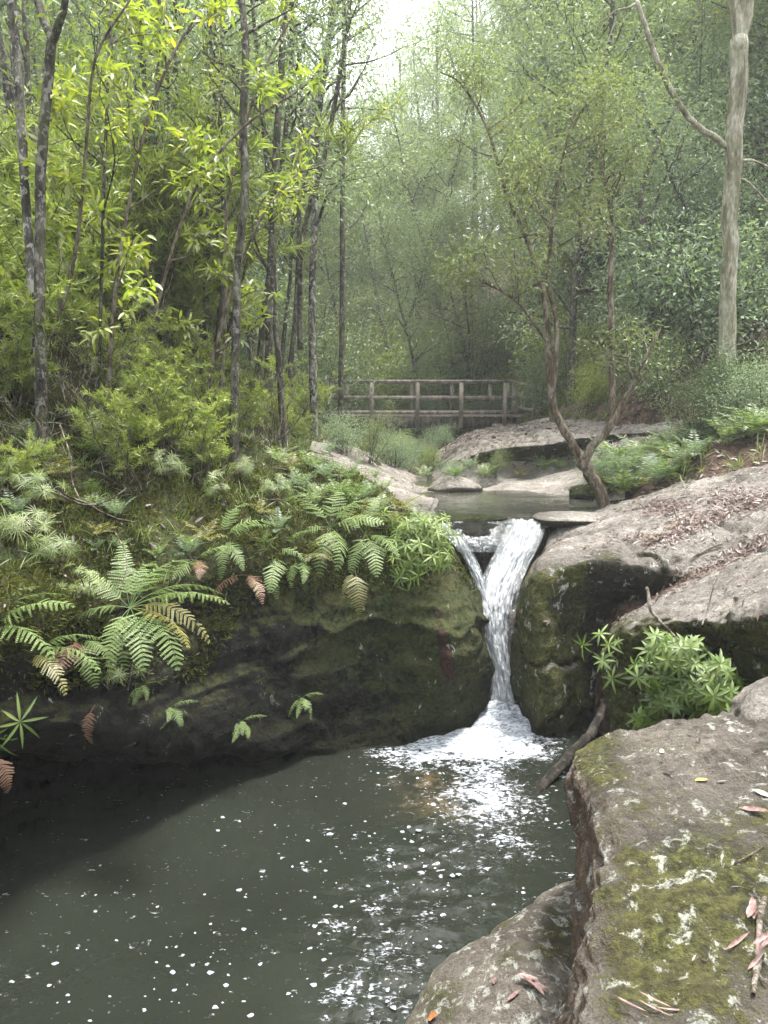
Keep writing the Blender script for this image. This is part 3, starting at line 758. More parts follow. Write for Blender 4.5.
xs = np.arange(-1.2, 4.4, .04); ys = np.arange(8.86, 16, .04)
X, Y = np.meshgrid(xs, ys)
up = np.stack([X.ravel(), Y.ravel(), np.zeros(X.size)], 1)
up[:, 2] = 1.8 + .004 * fbm(up, 4, 3, 55) - .08 * sstep(9.15, 8.86, up[:, 1])
zz = np.zeros(len(up))
upo = obj('water', make_mesh('upper_water', up, grid_faces(len(ys), len(xs)), M['upper'], {'foam': .62 * np.exp(-((up[:, 1] - 8.95) / .12) ** 2) * sstep(1.1, 1.5, up[:, 0]) + .05, 'chop': .12 + .5 * sstep(9.6, 9., up[:, 1]), 'shoal': zz}))
tag(upo, 'calm grey upper pool water above the falls', 'water', kind='structure')
# creek beyond, up under the bridge
xs = np.linspace(-1, 1, 24); ys = np.arange(15.9, 19.5, .3)
X, Y = np.meshgrid(xs, ys)
cx = (np.interp(Y, LB[:, 1], LB[:, 0]) + np.interp(Y, RB[:, 1], RB[:, 0])) / 2
cr = np.stack([(cx + X * 1.6).ravel(), Y.ravel(), (np.interp(Y, [12, 16, 21, 30, 45], [1.8, 1.8, 2.1, 2.75, 5.1])).ravel()], 1)
zz = np.zeros(len(cr))
cro = obj('water', make_mesh('creek_water', cr, grid_faces(len(ys), 24), M['upper'], {'foam': zz, 'chop': zz + .1, 'shoal': zz}))
tag(cro, 'shallow creek water running down under the footbridge', 'water', kind='structure')

def fall_mat():
    m, nt, out = new_mat('water_falling'); g = G(nt)
    uvn = g.n('UVMap'); uv = uvn.outputs[0]
    n1 = g.noise(1., 5, .62, g.scaled(uv, (8, 6.5, 1)), 1.6)
    n2 = g.noise(1., 5, .7, g.scaled(uv, (30, 24, 1)), 1.2)
    sx = g.n('SeparateXYZ'); g.l(uv, sx.inputs[0])
    edge = g.m('ABSOLUTE', g.m('SUBTRACT', sx.outputs[0], .5))
    f = g.m('ADD', g.m('MULTIPLY', n1, .65), g.m('MULTIPLY', n2, .55))
    thin = g.attr('thin')
    fm = g.m('SUBTRACT', g.m('ADD', f, .12), g.m('ADD', g.m('MULTIPLY', g.m('POWER', g.m('MULTIPLY', edge, 2.), 5.), .7), thin))
    white = g.m('MULTIPLY', g.m('SUBTRACT', fm, .48), 5., clamp=True)
    b = g.n('BsdfPrincipled')
    g.l(g.ramp(f, [(.43, (.17, .2, .23)), (.52, (.45, .48, .52)), (.62, (.78, .8, .83))]), b.inputs['Base Color'])
    b.inputs['Roughness'].default_value = .35; b.inputs['IOR'].default_value = 1.33
    b.inputs['Subsurface Weight'].default_value = 0.0
    tr = g.n('BsdfTranslucent'); tr.inputs[0].default_value = (.8, .85, .9, 1)
    ms = g.n('MixShader'); ms.inputs[0].default_value = .42; g.l(b.outputs[0], ms.inputs[1]); g.l(tr.outputs[0], ms.inputs[2])
    gl = g.n('BsdfGlossy'); gl.inputs['Roughness'].default_value = .12; gl.inputs[0].default_value = (.8, .83, .86, 1)
    tp = g.n('BsdfTransparent'); tp.inputs[0].default_value = (.9, .92, .9, 1)
    film = g.n('MixShader'); film.inputs[0].default_value = .22; g.l(tp.outputs[0], film.inputs[1]); g.l(gl.outputs[0], film.inputs[2])
    nb = g.bump(f, 1., .03); g.l(nb, b.inputs['Normal']); g.l(nb, gl.inputs['Normal'])
    mm = g.n('MixShader'); g.l(white, mm.inputs[0]); g.l(film.outputs[0], mm.inputs[1]); g.l(ms.outputs[0], mm.inputs[2])
    g.l(mm.outputs[0], out.inputs[0]); return m
M['fall'] = fall_mat()
def strip(name, rows, thin, seed, bulge=.06, amp=.035):
    rr = []
    for l, r, y, Yd in rows:
        rr.append([P(l + (r - l) * t, y, Y=Yd - bulge * math.sin(math.pi * t)) for t in np.linspace(0, 1, 6)])
    C = np.array(rr); D = crom(crom(C, 26, 0), 14, 1); nr, nc = D.shape[:2]
    du = np.gradient(D, axis=1); dv = np.gradient(D, axis=0); N = unit(np.cross(dv, du)).reshape(-1, 3)
    a, b = np.meshgrid(np.linspace(0, 1, nr), np.linspace(0, 1, nc), indexing='ij')
    uvn = np.stack([b.ravel() * 10, a.ravel() * 14, np.full(a.size, seed)], 1)
    h = amp * fbm(uvn, .8, 4, seed) + amp * .5 * fbm(uvn, 2.6, 3, seed + 4)
    h *= np.clip(1.2 - np.abs(b.ravel() - .5) * 2, .1, 1)
    V = D.reshape(-1, 3) - N * h[:, None] * np.sign(N[:, 1:2] + 1e-6)
    th = thin(a.ravel(), b.ravel()) if callable(thin) else np.full(a.size, thin)
    return make_mesh(name, V, grid_faces(nr, nc), M['fall'], {'thin': th}, uv=np.stack([b.ravel(), a.ravel()], 1)), V
fall = empty('waterfall', tuple(P(500, 712, z=0)))
tag(fall, 'narrow white waterfall sliding down the chute between two boulders', 'waterfall')
main, fv = strip('stream', [(506, 549, 519, 9.02), (507, 546, 526, 8.8), (500, 540, 543, 8.6), (489, 530, 563, 8.42), (479, 520, 588, 8.2), (478, 515, 614, 8.05), (480, 513, 640, 7.95), (485, 515, 665, 7.85), (488, 519, 688, 7.78), (484, 525, 706, 7.7), (474, 532, 722, 7.6)],
             lambda a, b: .13 * sstep(.55, .95, b) * sstep(.9, .6, a) * sstep(.1, .35, a), 3, .07, .05)
side, sv = strip('stream', [(440, 456, 523, 8.85), (446, 461, 533, 8.62), (456, 469, 546, 8.45), (466, 478, 562, 8.32), (473, 485, 580, 8.2), (479, 492, 600, 8.12), (483, 494, 618, 8.05)], .07, 9, .03, .03)
film, flv = strip('stream', [(422, 512, 519, 9.0), (430, 512, 527, 8.72), (448, 508, 540, 8.42), (458, 500, 552, 8.38)], .2, 13, .03, .03)
fl = empty('x'); bpy.data.objects.remove(fl)
for me in (main, side, film):
    me.transform(Matrix.Translation(-Vector(fall.location)))
    o = bpy.data.objects.new('stream', me); COL.objects.link(o); o.parent = fall
# film on the right boulder's wet flank
film2, _ = strip('stream', [(512, 526, 590, 7.95), (506, 522, 615, 7.75), (506, 520, 645, 7.6), (511, 523, 680, 7.45), (516, 529, 715, 7.3)], .3, 21, .03, .02)
film2.transform(Matrix.Translation(-Vector(fall.location)))

def white_mat():
    m, nt, out = new_mat('foam_white'); g = G(nt)
    b = g.n('BsdfPrincipled'); b.inputs['Base Color'].default_value = (.26, .285, .32, 1); b.inputs['Roughness'].default_value = .35
    g.l(b.outputs[0], out.inputs[0]); return m
M['white'] = white_mat()
# foam bubbles and spray (nobody could count them)
mb = MB()
def dome(c, r, flat=.35):
    k = 7; a = np.arange(k) / k * 2 * np.pi + rs.random() * 6
    rr = r * (1 + .3 * rs.standard_normal(k)).clip(.5, 1.5)
    e = rs.uniform(.6, 1.)
    o1 = np.stack([np.cos(a) * rr, np.sin(a) * rr * e, np.zeros(k)], 1)
    o2 = o1 * .7; o2[:, 2] = r * flat * .8
    V = np.concatenate([o1, o2, [[0, 0, r * flat]]]) + c
    i = np.arange(k); j = (i + 1) % k
    mb.add(V, Q=np.stack([i, j, j + k, i + k], 1), T=np.stack([i + k, j + k, np.full(k, 2 * k)], 1))
def fo(px_, py_, n, sx, sy, rmin, rmax):
    for _ in range(int(n * (.4 if px_ > 380 else .3))):
        x, y = px_ + rs.normal() * sx, py_ + rs.normal() * sy
        if y > 1040 or y < 742: continue
        c = P(x, y, z=.002); r = rmin * 1.2 + (rmax - rmin) * 1.1 * rs.random() ** 2.2
        dome(c, r)
for a in ((480, 800, 150, 45, 32, .004, .022), (400, 820, 140, 45, 40, .004, .02), (540, 830, 60, 22, 45, .004, .022), (330, 850, 120, 70, 50, .003, .014), (200, 930, 110, 90, 50, .003, .012),
          (230, 990, 60, 90, 25, .004, .016), (420, 900, 130, 40, 50, .004, .02), (350, 960, 90, 30, 40, .004, .016), (450, 880, 60, 50, 40, .004, .016), (100, 960, 30, 60, 40, .003, .01)):
    fo(*a)
for x, y, r in ((240, 890, .02), (245, 897, .012), (95, 912, .012), (78, 948, .01), (68, 995, .013), (69, 1002, .01), (172, 972, .016), (168, 966, .01), (193, 965, .013), (207, 964, .013), (215, 1007, .02), (251, 1015, .018), (314, 985, .02), (183, 955, .012), (145, 1010, .013), (260, 964, .013), (315, 897, .012), (275, 825, .01), (230, 964, .01), (228, 975, .01)):
    dome(P(x, y, z=.002), r)
fm = obj('foam', mb.mesh('foam', M['white']))
tag(fm, 'white foam bubbles drifting on the murky plunge pool', 'foam', kind='stuff')
mb = MB()
for _ in range(520):
    t = rs.random() ** 2
    c = P(503 + rs.normal() * 18, 700 + rs.normal() * 13, Y=7.65 + rs.normal() * .12); c[2] = abs(c[2]) 
    r = rs.uniform(.002, .006)
    o = np.array([[1, 0, 0], [0, 1, 0], [-1, 0, 0], [0, -1, 0], [0, 0, 1.3], [0, 0, -1]]) * r + c
    mb.add(o, T=[[0, 1, 4], [1, 2, 4], [2, 3, 4], [3, 0, 4], [1, 0, 5], [2, 1, 5], [3, 2, 5], [0, 3, 5]])
sp = obj('spray', mb.mesh('spray', M['white'])); tag(sp, 'fine white spray flying at the foot of the falls', 'spray', kind='stuff')
# ------------------------------------------------------------------ tree generators
def walk(p0, d0, length, n, wob, up=0.0, rg=rng):
    pts = [np.array(p0, float)]; d = unit(np.array(d0, float))
    for _ in range(n):
        d = unit(d + rg.normal(size=3) * wob + np.array([0, 0, up]))
        pts.append(pts[-1] + d * length / n)
    return np.array(pts)

def rand_dirs(n, rg): return unit(rg.normal(size=(n, 3)))

def leaf_cloud(mb, centers, n_each, rad, L, W, rg, droop=.4, up=.0, seg=1, flat=.6, tintc=None):
    C = np.repeat(centers, n_each, axis=0)
    o = rg.normal(size=C.shape) * rad; o[:, 2] *= .7
    pos = C + o
    A = unit(o * .8 / (rad + 1e-6) + rg.normal(size=C.shape) * .7 + np.array([0, 0, -droop + up]))
    Nn = unit(rg.normal(size=C.shape) * (1 - flat) + np.array([0, 0, flat]))
    n = len(C)
    ct = np.repeat(rg.random(len(centers)) if tintc is None else tintc, n_each)
    t = np.clip(.5 * ct + .5 * rg.random(n) + (rg.random(n) > .97) * .4, 0, 1)
    add_leaves(mb, pos, A, Nn, L * rg.uniform(.6, 1.25, n), W * rg.uniform(.7, 1.2, n), t, seg=seg, bend=rg.uniform(0, .3, n)[:, None] if seg == 1 else .2)

def sprout(limbs, wood, crown, rg, br_len, n_br, sub, n_leaf, rad, L, W, droop=.3, start=.3, upb=.05, seg=1, flat=.5, twig_r=.012, crown_low=None):
    """limbs: list of (pts, radii). grows branches with twigs and leaf clusters."""
    cents = []
    for pts, radii, share in limbs:
        seglen = np.linalg.norm(np.diff(pts, axis=0), axis=1); cum = np.concatenate([[0], np.cumsum(seglen)]) / seglen.sum()
        for b in range(max(1, int(n_br * share))):
            f = start + (1 - start) * (b + rg.random()) / max(1, n_br * share)
            f = min(f, .995)
            p = np.array([np.interp(f, cum, pts[:, k]) for k in range(3)])
            r = np.interp(f, cum, radii)
            az = rg.random() * 6.283; el = rg.uniform(.1, .95)
            d = np.array([math.cos(az) * math.cos(el), math.sin(az) * math.cos(el), math.sin(el)])
            ln = br_len * (1.15 - .6 * f) * rg.uniform(.6, 1.2)
            bp = walk(p, d, ln, 6, .16, upb, rg)
            br = np.linspace(min(r * .6, twig_r * 3), twig_r * .5, 7)
            wood.tube(bp, br, 5)
            for s_ in range(sub):
                q = bp[rg.integers(2, 7)]
                dd = unit(unit(bp[-1] - bp[0]) + rg.normal(size=3) * .7)
                tp = walk(q, dd, ln * rg.uniform(.25, .5), 4, .22, upb * .5, rg)
                wood.tube(tp, np.linspace(twig_r * .7, twig_r * .3, 5), 3)
                cents += [tp[2], tp[4], tp[3] + rg.normal(size=3) * rad * .6]
            cents += [bp[4], bp[6]]
    cents = np.array(cents)
    leaf_cloud(crown, cents, n_leaf, rad, L, W, rg, droop=droop, seg=seg, flat=flat)

def gen_tree(seed, H, r0, br_len, n_br, sub, n_leaf, rad, L, W, start=.35, lean=.06, droop=.4, fork=0, wob=.05, sides=8, seg=1, twig_r=.014):
    rg = np.random.default_rng(seed)
    wood, crown = MB(), MB()
    az = rg.random() * 6.28
    tr = walk((0, 0, -.4), (math.cos(az) * lean, math.sin(az) * lean, 1), H + .4, 14, wob, .03, rg)
    rad_t = np.linspace(r0, r0 * .22, 15); rad_t[0] *= 1.35
    wood.tube(tr, rad_t, sides)
    limbs = [(tr, rad_t, 1.)]
    for k in range(fork):
        i = rg.integers(3, 8); a = rg.random() * 6.28
        lp = walk(tr[i], (math.cos(a) * .5, math.sin(a) * .5, 1), H * (1 - i / 15) * .9, 8, .07, .05, rg)
        lr = np.linspace(rad_t[i] * .75, r0 * .2, 9); wood.tube(lp, lr, 7); limbs.append((lp, lr, .7))
    sprout(limbs, wood, crown, rg, br_len, n_br, sub, n_leaf, rad, L, W, droop=droop, start=start, seg=seg, twig_r=twig_r)
    return wood, crown

def gen_bush(seed, H, spread, n_stem, n_leaf, rad, L, W, droop=.1, seg=1, twig_r=.008):
    rg = np.random.default_rng(seed)
    wood, crown = MB(), MB(); limbs = []
    for k in range(n_stem):
        a = rg.random() * 6.28; s_ = spread * rg.uniform(.2, 1) / H
        lp = walk((rg.normal() * .08, rg.normal() * .08, -.15), (math.cos(a) * s_, math.sin(a) * s_, 1), H * rg.uniform(.6, 1.05), 7, .12, .03, rg)
        lr = np.linspace(twig_r * 2.2, twig_r * .7, 8); wood.tube(lp, lr, 5); limbs.append((lp, lr, 1.))
    sprout(limbs, wood, crown, rg, spread * .55, 4, 2, n_leaf, rad, L, W, droop=droop, start=.15, seg=seg, twig_r=twig_r)
    return wood, crown

PROTO = {}
def proto(key, name, wood, crown, wm, cm, parts=('trunk', 'crown')):
    PROTO[key] = (name, wood.mesh(name + '_' + parts[0], M[wm]), crown.mesh(name + '_' + parts[1], M[cm]), parts)

def place(key, loc, rz, sc, label, cat, group=None, name=None, tilt=(0, 0)):
    nm, wm_, cm_, parts = PROTO[key]
    e = empty(name or nm, loc); e.rotation_euler = (tilt[0], tilt[1], rz)
    e.scale = (sc, sc, sc) if np.isscalar(sc) else sc
    tag(e, label, cat, group)
    for me, pn in ((wm_, parts[0]), (cm_, parts[1])):
        o = bpy.data.objects.new(pn, me); COL.objects.link(o); o.parent = e
    return e

# background species
for i in range(3):
    proto(f'gum{i}', 'gum_tree', *gen_tree(100 + i, 15 + 2 * i, .17, 3.0, 36, 4, 22, .32, .15, .04, start=.28, droop=.7), 'bark_grey', 'gum')
for i in range(3):
    proto(f'mid{i}', 'forest_tree', *gen_tree(120 + i, 8 + i, .09, 2.2, 30, 4, 26, .24, .115, .036, start=.18, fork=1, droop=.3), 'bark_dark', ['bluegreen', 'olive', 'gum'][i])
for i in range(2):
    proto(f'thin{i}', 'slender_tree', *gen_tree(140 + i, 9 + i, .055, 1.5, 20, 3, 13, .20, .08, .026, start=.3, droop=.3, twig_r=.009), 'bark_dark', ['darkshrub', 'gum'][i])
for i in range(3):
    proto(f'shrub{i}', 'shrub', *gen_bush(160 + i, 1.9 + .5 * i, 1.3, 9, 16, .20, .085, .028), 'bark_dark', ['bluegreen', 'darkshrub', 'olive'][i], ('stems', 'crown'))
proto('brightshrub', 'shrub', *gen_bush(170, 1.6, 1.1, 9, 16, .20, .10, .03, droop=-.1), 'bark_dark', 'bright', ('stems', 'crown'))

# feathery wattle-like bushes
def gen_feather(seed, H, n_stem, n_br, needles, needle_L=.12):
    rg = np.random.default_rng(seed); wood, crown = MB(), MB()
    P0, A0, L0 = [], [], []
    for k in range(n_stem):
        a = rg.random() * 6.28
        lp = walk((rg.normal() * .1, rg.normal() * .1, -.1), (math.cos(a) * .35, math.sin(a) * .35, 1), H * rg.uniform(.55, 1.1), 9, .09, .0, rg)
        wood.tube(lp, np.linspace(.011, .003, 10), 4)
        for b in range(n_br):
            i = rg.integers(2, 10); a2 = rg.random() * 6.28
            bp = walk(lp[i], (math.cos(a2), math.sin(a2), rg.uniform(.3, 1.2)), rg.uniform(.25, .6), 6, .1, -.04, rg)
            wood.tube(bp, np.linspace(.004, .0015, 7), 3)
            f = rg.random(needles) * 5.99; ii = f.astype(int); ff = (f - ii)[:, None]
            base = bp[ii] * (1 - ff) + bp[ii + 1] * ff
            dr = unit(bp[ii + 1] - bp[ii])
            P0.append(base); A0.append(unit(dr * .8 + rg.normal(size=base.shape) * .55 + np.array([0, 0, -.1]))); L0.append(np.full(needles, needle_L) * rg.uniform(.6, 1.2, needles))
    P0, A0, L0 = np.concatenate(P0), np.concatenate(A0), np.concatenate(L0)
    add_leaves(crown, P0, A0, rand_dirs(len(P0), rg), L0, .0055, np.repeat(rg.random(len(P0) // 40 + 1), 40)[:len(P0)] * .6 + .4 * rg.random(len(P0)), fold=.05, bend=.25)
    return wood, crown
for i in range(3):
    proto(f'feather{i}', 'feathery_shrub', *gen_feather(180 + i, 1.5 + .35 * i, 10, 10, 60), 'twig', 'feather', ('stems', 'foliage'))

# ------------------------------------------------------------------ ferns
def gen_frond(seed, L, npair=20, wmax=.16, arch=.6, detail=True, mat='fern', curl=0.):
    """frond along +Y rising then drooping; local coordinates."""
    rg = np.random.default_rng(seed); mb = MB()
    t = np.linspace(0, 1, 26)
    ang = .65 - (arch * .9 + .6) * t ** 1.2
    yy = np.concatenate([[0], np.cumsum(np.cos(ang[:-1]) / 25)]) * L; zz = np.concatenate([[0], np.cumsum(np.sin(ang[:-1]) / 25)]) * L
    xx = curl * L * t ** 2
    R_ = np.stack([xx, yy, zz], 1)
    mb.tube(R_, np.linspace(.0035, .001, 26), 4, tint=.15)
    D = unit(np.gradient(R_, axis=0)); S0 = np.array([1, 0, 0.])
    C, A, N_, LL, WW, TT = [], [], [], [], [], []
    for k in range(npair):
        f = .18 + .82 * (k + .5) / npair
        p = np.array([np.interp(f, t, R_[:, j]) for j in range(3)]); d = unit(np.array([np.interp(f, t, D[:, j]) for j in range(3)]))
        u = (f - .18) / .82
        w_ = wmax * 1.15 * min(1, .55 + u * 3) * (1 - u) ** .7 + .006
        n = unit(np.cross(S0, d))
        if n[2] < 0: n = -n
        tt = rg.random()
        for sgn in (-1, 1):
            w0_ = w_; w_ = w0_ * rg.uniform(.78, 1.08) * (rg.random() > .03) + .002
            ax = unit(S0 * sgn + d * rg.normal(.45, .07) + n * rg.normal() * .14 - n * .15)
            if detail:
                m = 9
                for q in range(m):
                    v_ = (q + .3) / m
                    b = p + ax * w_ * v_ - n * .18 * w_ * v_ * v_
                    pl = .34 * (.82 * L / npair) * (1 - v_ * .75)
                    side = unit(np.cross(n, ax))
                    for s2 in (-1, 1):
                        C.append(b); A.append(unit(side * s2 + ax * .8)); N_.append(n); LL.append(pl + .003); WW.append(w_ / m * 1.15); TT.append(tt * .5 + .5 * rg.random())
                C.append(p); A.append(ax - n * .15); N_.append(n); LL.append(w_); WW.append(w_ * .05); TT.append(tt)
            else:
                C.append(p); A.append(ax); N_.append(n); LL.append(w_); WW.append(min(w_ * .25, .6 * .82 * L / npair)); TT.append(tt)
            w_ = w0_
    add_leaves(mb, np.array(C), np.array(A), np.array(N_), np.array(LL), np.array(WW), np.array(TT), fold=.1)
    return mb.mesh('frond', M[mat])
FR = {m: [gen_frond(200 + 7 * i + 31 * k, .6, [15, 18, 14, 20, 16, 17][i], [.15, .13, .16, .12, .14, .11][i], [.5, .8, 1.1, .3, .65, .95][i], mat=m, curl=[.1, -.15, 0, .2, -.25, .15][i]) for i in range(6)] for k, m in enumerate(('fern', 'fern_dead', 'fern_olive'))}

def fern(loc, nrm, fronds, label, group=None, name='fern'):
    """fronds: list of (azimuth deg clockwise from away-from-camera, length, tilt deg, material)"""
    e = empty(name, loc); tag(e, label, 'fern', group)
    for az_, ln, tilt, mt in fronds:
        o = bpy.data.objects.new('frond', FR[mt][rng.integers(0, 6)]); COL.objects.link(o); o.parent = e
        o.rotation_mode = 'ZXY' if False else 'XYZ'
        o.rotation_euler = (R(tilt), R(rng.normal() * 12), -R(az_)); o.scale = (ln / .6 * 1.15,) * 3
    return e

# small fern as one mesh, several kinds
def gen_small_fern(seed, n, L, mat='fern', tiltmin=0, tiltmax=45, detail=False, wmax=.1, npair=13):
    rg = np.random.default_rng(seed); V, T, Q, ti = [], [], [], []; out = MB()
    for k in range(n):
        me = gen_frond(seed * 10 + k, L * rg.uniform(.6, 1.15), npair, wmax * L / .4, rg.uniform(.2, 1.), detail=detail, curl=rg.normal() * .15)
        nvt = len(me.vertices); v = np.empty(nvt * 3, np.float32); me.vertices.foreach_get('co', v); v = v.reshape(-1, 3)
        a = np.empty(nvt, np.float32); me.attributes['tint'].data.foreach_get('value', a)
        az_, tl = 6.283 * (k + rg.random() * .6) / n, R(rg.uniform(tiltmin, tiltmax))
        Mx = np.array(Matrix.Rotation(az_, 3, 'Z') @ Matrix.Rotation(tl, 3, 'X'))
        v = v @ Mx.T
        tri = [tuple(p.vertices) for p in me.polygons]
        t3 = [p for p in tri if len(p) == 3]; q4 = [p for p in tri if len(p) == 4]
        out.add(v, T=np.array(t3), Q=np.array(q4), tint=a); bpy.data.meshes.remove(me)
    return out.mesh('fern_small', M[mat])
SF = [gen_small_fern(300 + i, 9 + i, .42, ['fern', 'bluegreen', 'gum'][i]) for i in range(3)] + [gen_small_fern(310, 9, .42, 'fern_olive')]

# radial leaf plant: whorls of long narrow leaflets on arching stems
def gen_fan(seed, nleaf, L, W, mat, seg=3):
    rg = np.random.default_rng(seed); mb = MB()
    a = np.linspace(0, 2 * np.pi, nleaf, endpoint=False) + rg.random() * 6
    A = np.stack([np.cos(a), np.sin(a), rg.uniform(-.15, .45, nleaf)], 1)
    N_ = np.tile([0, 0, 1.], (nleaf, 1)) + rg.normal(size=(nleaf, 3)) * .15
    add_leaves(mb, np.zeros((nleaf, 3)), A, N_, L * rg.uniform(.7, 1.15, nleaf), W, rg.random(nleaf), bend=.35, seg=seg, fold=.12)
    return mb

# ------------------------------------------------------------------ stuff: grass, moss, litter
def surf_samples(name, n, rg, filt=None):
    V, F = SURF[name] if name in SURF else (gV, gF)
    a, b, c, d_ = V[F[:, 0]], V[F[:, 1]], V[F[:, 2]], V[F[:, 3]]
    nn = np.cross(c - a, d_ - b); ar = np.linalg.norm(nn, axis=1) / 2; nn = unit(nn)
    cen = (a + b + c + d_) / 4
    nn = np.where((nn * (cen - np.array([0, 0, CAMZ]))).sum(1, keepdims=True) > 0, -nn, nn)
    cen = cen.copy(); cen[:, 1] = np.maximum(cen[:, 1], .4)
    wgt = ar.copy()
    if filt is not None: wgt = np.nan_to_num(np.clip(wgt * filt(cen, nn), 0, None))
    if wgt.sum() <= 0: return np.zeros((0, 3)), np.zeros((0, 3))
    idx = rg.choice(len(F), n, p=wgt / wgt.sum())
    u, v = rg.random((2, n, 1))
    return a[idx] * (1 - u) * (1 - v) + b[idx] * u * (1 - v) + c[idx] * u * v + d_[idx] * (1 - u) * v, nn[idx]
rg = np.random.default_rng(55)
def inframe(c, m=60):
    px, py = proj(c); return ((px > -m) & (px < 768 + m) & (py > -m) & (py < 1024 + m) & (c[:, 1] > .3)).astype(float)

# moss fuzz on the left wall
def wall_moss(c, n):
    px, py = proj(c)
    f = inframe(c) * (c[:, 2] > .55)
    f *= .25 + 1.2 * (fbm(c, 1.8, 3, 77) > -.1)
    f *= np.where(py > np.interp(px, [0, 200, 260, 480], [690, 680, 590, 590]), .0, 1.)
    f *= np.where((px > 395), .35, 1)
    return f
p, n = surf_samples('rock_wall', 60000, rg, wall_moss)
mb = MB()
add_leaves(mb, p, unit(n + rg.normal(size=p.shape) * .7 + [0, 0, .2]), rand_dirs(len(p), rg), rg.uniform(.02, .07, len(p)), rg.uniform(.006, .014, len(p)), np.clip(.5 + .5 * fbm(p, 2.5, 3, 4) + rg.normal(size=len(p)) * .2, 0, 1), bend=.3)
o = obj('moss', mb.mesh('moss', M['moss'])); tag(o, 'fuzzy green and brown moss covering the left rock wall', 'moss', kind='stuff')

# moss and grass fuzz on the left slope
def lslope(c, n):
    return inframe(c) * (c[:, 0] < np.where(c[:, 1] < 9, .5, -.2)) * (c[:, 1] < 15) * (c[:, 2] > 1.7) * (.2 + (fbm(c, .9, 3, 78) > -.15)) * (1 / (c[:, 1] ** 1.2))
p, n = surf_samples('ground', 60000, rg, lslope)
mb = MB()
add_leaves(mb, p, unit(n + rg.normal(size=p.shape) * .7), rand_dirs(len(p), rg), rg.uniform(.03, .09, len(p)), rg.uniform(.006, .014, len(p)), np.clip(.5 + .5 * fbm(p, 2.5, 3, 4) + rg.normal(size=len(p)) * .2, 0, 1), bend=.3)
o = obj('moss', mb.mesh('moss', M['moss'])); tag(o, 'moss and tiny creeping plants over the steep left bank', 'moss', kind='stuff')

# grass: tufts of long blades
def tufts(mb, p, nb, L, W, spread=.03, lean=.55):
    C = np.repeat(p, nb, 0) + rg.normal(size=(len(p) * nb, 3)) * [spread, spread, 0]
    A = unit(rg.normal(size=C.shape) * lean + [0, 0, 1.])
    t = np.clip(np.repeat(rg.random(len(p)), nb) * .6 + .4 * rg.random(len(C)), 0, 1)
    add_leaves(mb, C, A, unit(np.cross(A, rand_dirs(len(C), rg)) + [0, 0, .3]), L * rg.uniform(.5, 1.2, len(C)), W, t, bend=.55, seg=2, fold=.03)
mb = MB()
p, n = surf_samples('ground', 900, rg, lambda c, n: inframe(c) * (c[:, 0] < -.2) * (c[:, 1] < 16) * (c[:, 2] > 1.8) / c[:, 1])
tufts(mb, p, 14, .26, .006)
p, n = surf_samples('rock_wall', 330, rg, lambda c, n: inframe(c) * (n[:, 2] > .35) * (c[:, 2] > 1.5) * (proj(c)[0] < 400))
tufts(mb, p, 12, .15, .005)
p, n = surf_samples('ground', 900, rg, lambda c, n: inframe(c) * (c[:, 0] > 2.8) * (c[:, 1] > 9) * (c[:, 1] < 24) * (c[:, 2] > 1.8))
tufts(mb, p, 12, .22, .009)
o = obj('grass', mb.mesh('grass', M['grass'])); tag(o, 'thin grass tufts growing along both creek banks', 'grass', kind='stuff')

# leaf litter
def litter(mb, p, n, L=(.04, .11), W=.25):
    N_ = unit(n + rg.normal(size=p.shape) * .25); A = rand_dirs(len(p), rg)
    A = unit(A - N_ * (A * N_).sum(1, keepdims=True))
    l = rg.uniform(*L, len(p))
    add_leaves(mb, p + N_ * .012, A, N_, l, l * W * rg.uniform(.6, 1.2, len(p)), rg.random(len(p)), bend=.15, seg=2, fold=.12)
mb = MB()
def slab_lit(c, n):
    px, py = proj(c)
    s1 = np.exp(-((py - np.interp(px, [600, 680, 768], [622, 582, 540])) / 6) ** 2)      # streak low
    s2 = np.exp(-((py - np.interp(px, [560, 650, 700, 768], [560, 545, 522, 497])) / 6) ** 2) * sstep(630, 690, px)
    s3 = np.exp(-((px - 668) / 20) ** 2 - ((py - 509) / 6) ** 2) + .8 * np.exp(-((px - 695) / 22) ** 2 - ((py - 522) / 6) ** 2) + .6 * np.exp(-((px - 735) / 30) ** 2 - ((py - 500) / 9) ** 2)
    s4 = np.exp(-((px - 660) / 30) ** 2 - ((py - 540) / 5) ** 2)
    return inframe(c, 200) * (n[:, 2] > .45) * (s1 * 1.3 + s2 * .9 + s3 * 1.1 + s4 * .6 + .035)
p, n = surf_samples('rock_slab', 7500, rg, slab_lit); litter(mb, p, n, (.03, .085), .28)
p, n = surf_samples('boulder', 1500, rg, lambda c, n: slab_lit(c, n)); litter(mb, p, n, (.03, .08), .28)
p, n = surf_samples('rock_bank', 2600, rg, lambda c, n: inframe(c) * (n[:, 2] > .5) * (proj(c)[1] < 466)); litter(mb, p, n, (.06, .14), .35)
p, n = surf_samples('leaning_rock', 260, rg, lambda c, n: inframe(c) * (n[:, 2] > .5)); litter(mb, p, n, (.05, .12), .3)
p, n = surf_samples('creek_bank_rock', 300, rg, lambda c, n: inframe(c) * (n[:, 2] > .5)); litter(mb, p, n, (.04, .1), .3)
p, n = surf_samples('ground', 12000, rg, lambda c, n: inframe(c) * (c[:, 2] > 1.9) * (c[:, 1] < 26) * (.2 + 3. * (c[:, 0] > 3)) / c[:, 1]); litter(mb, p, n, (.05, .11), .35)
p, n = surf_samples('rock_wall', 220, rg, lambda c, n: inframe(c) * (n[:, 2] > .4) * (c[:, 2] > 1.6)); litter(mb, p, n, (.04, .1), .3)
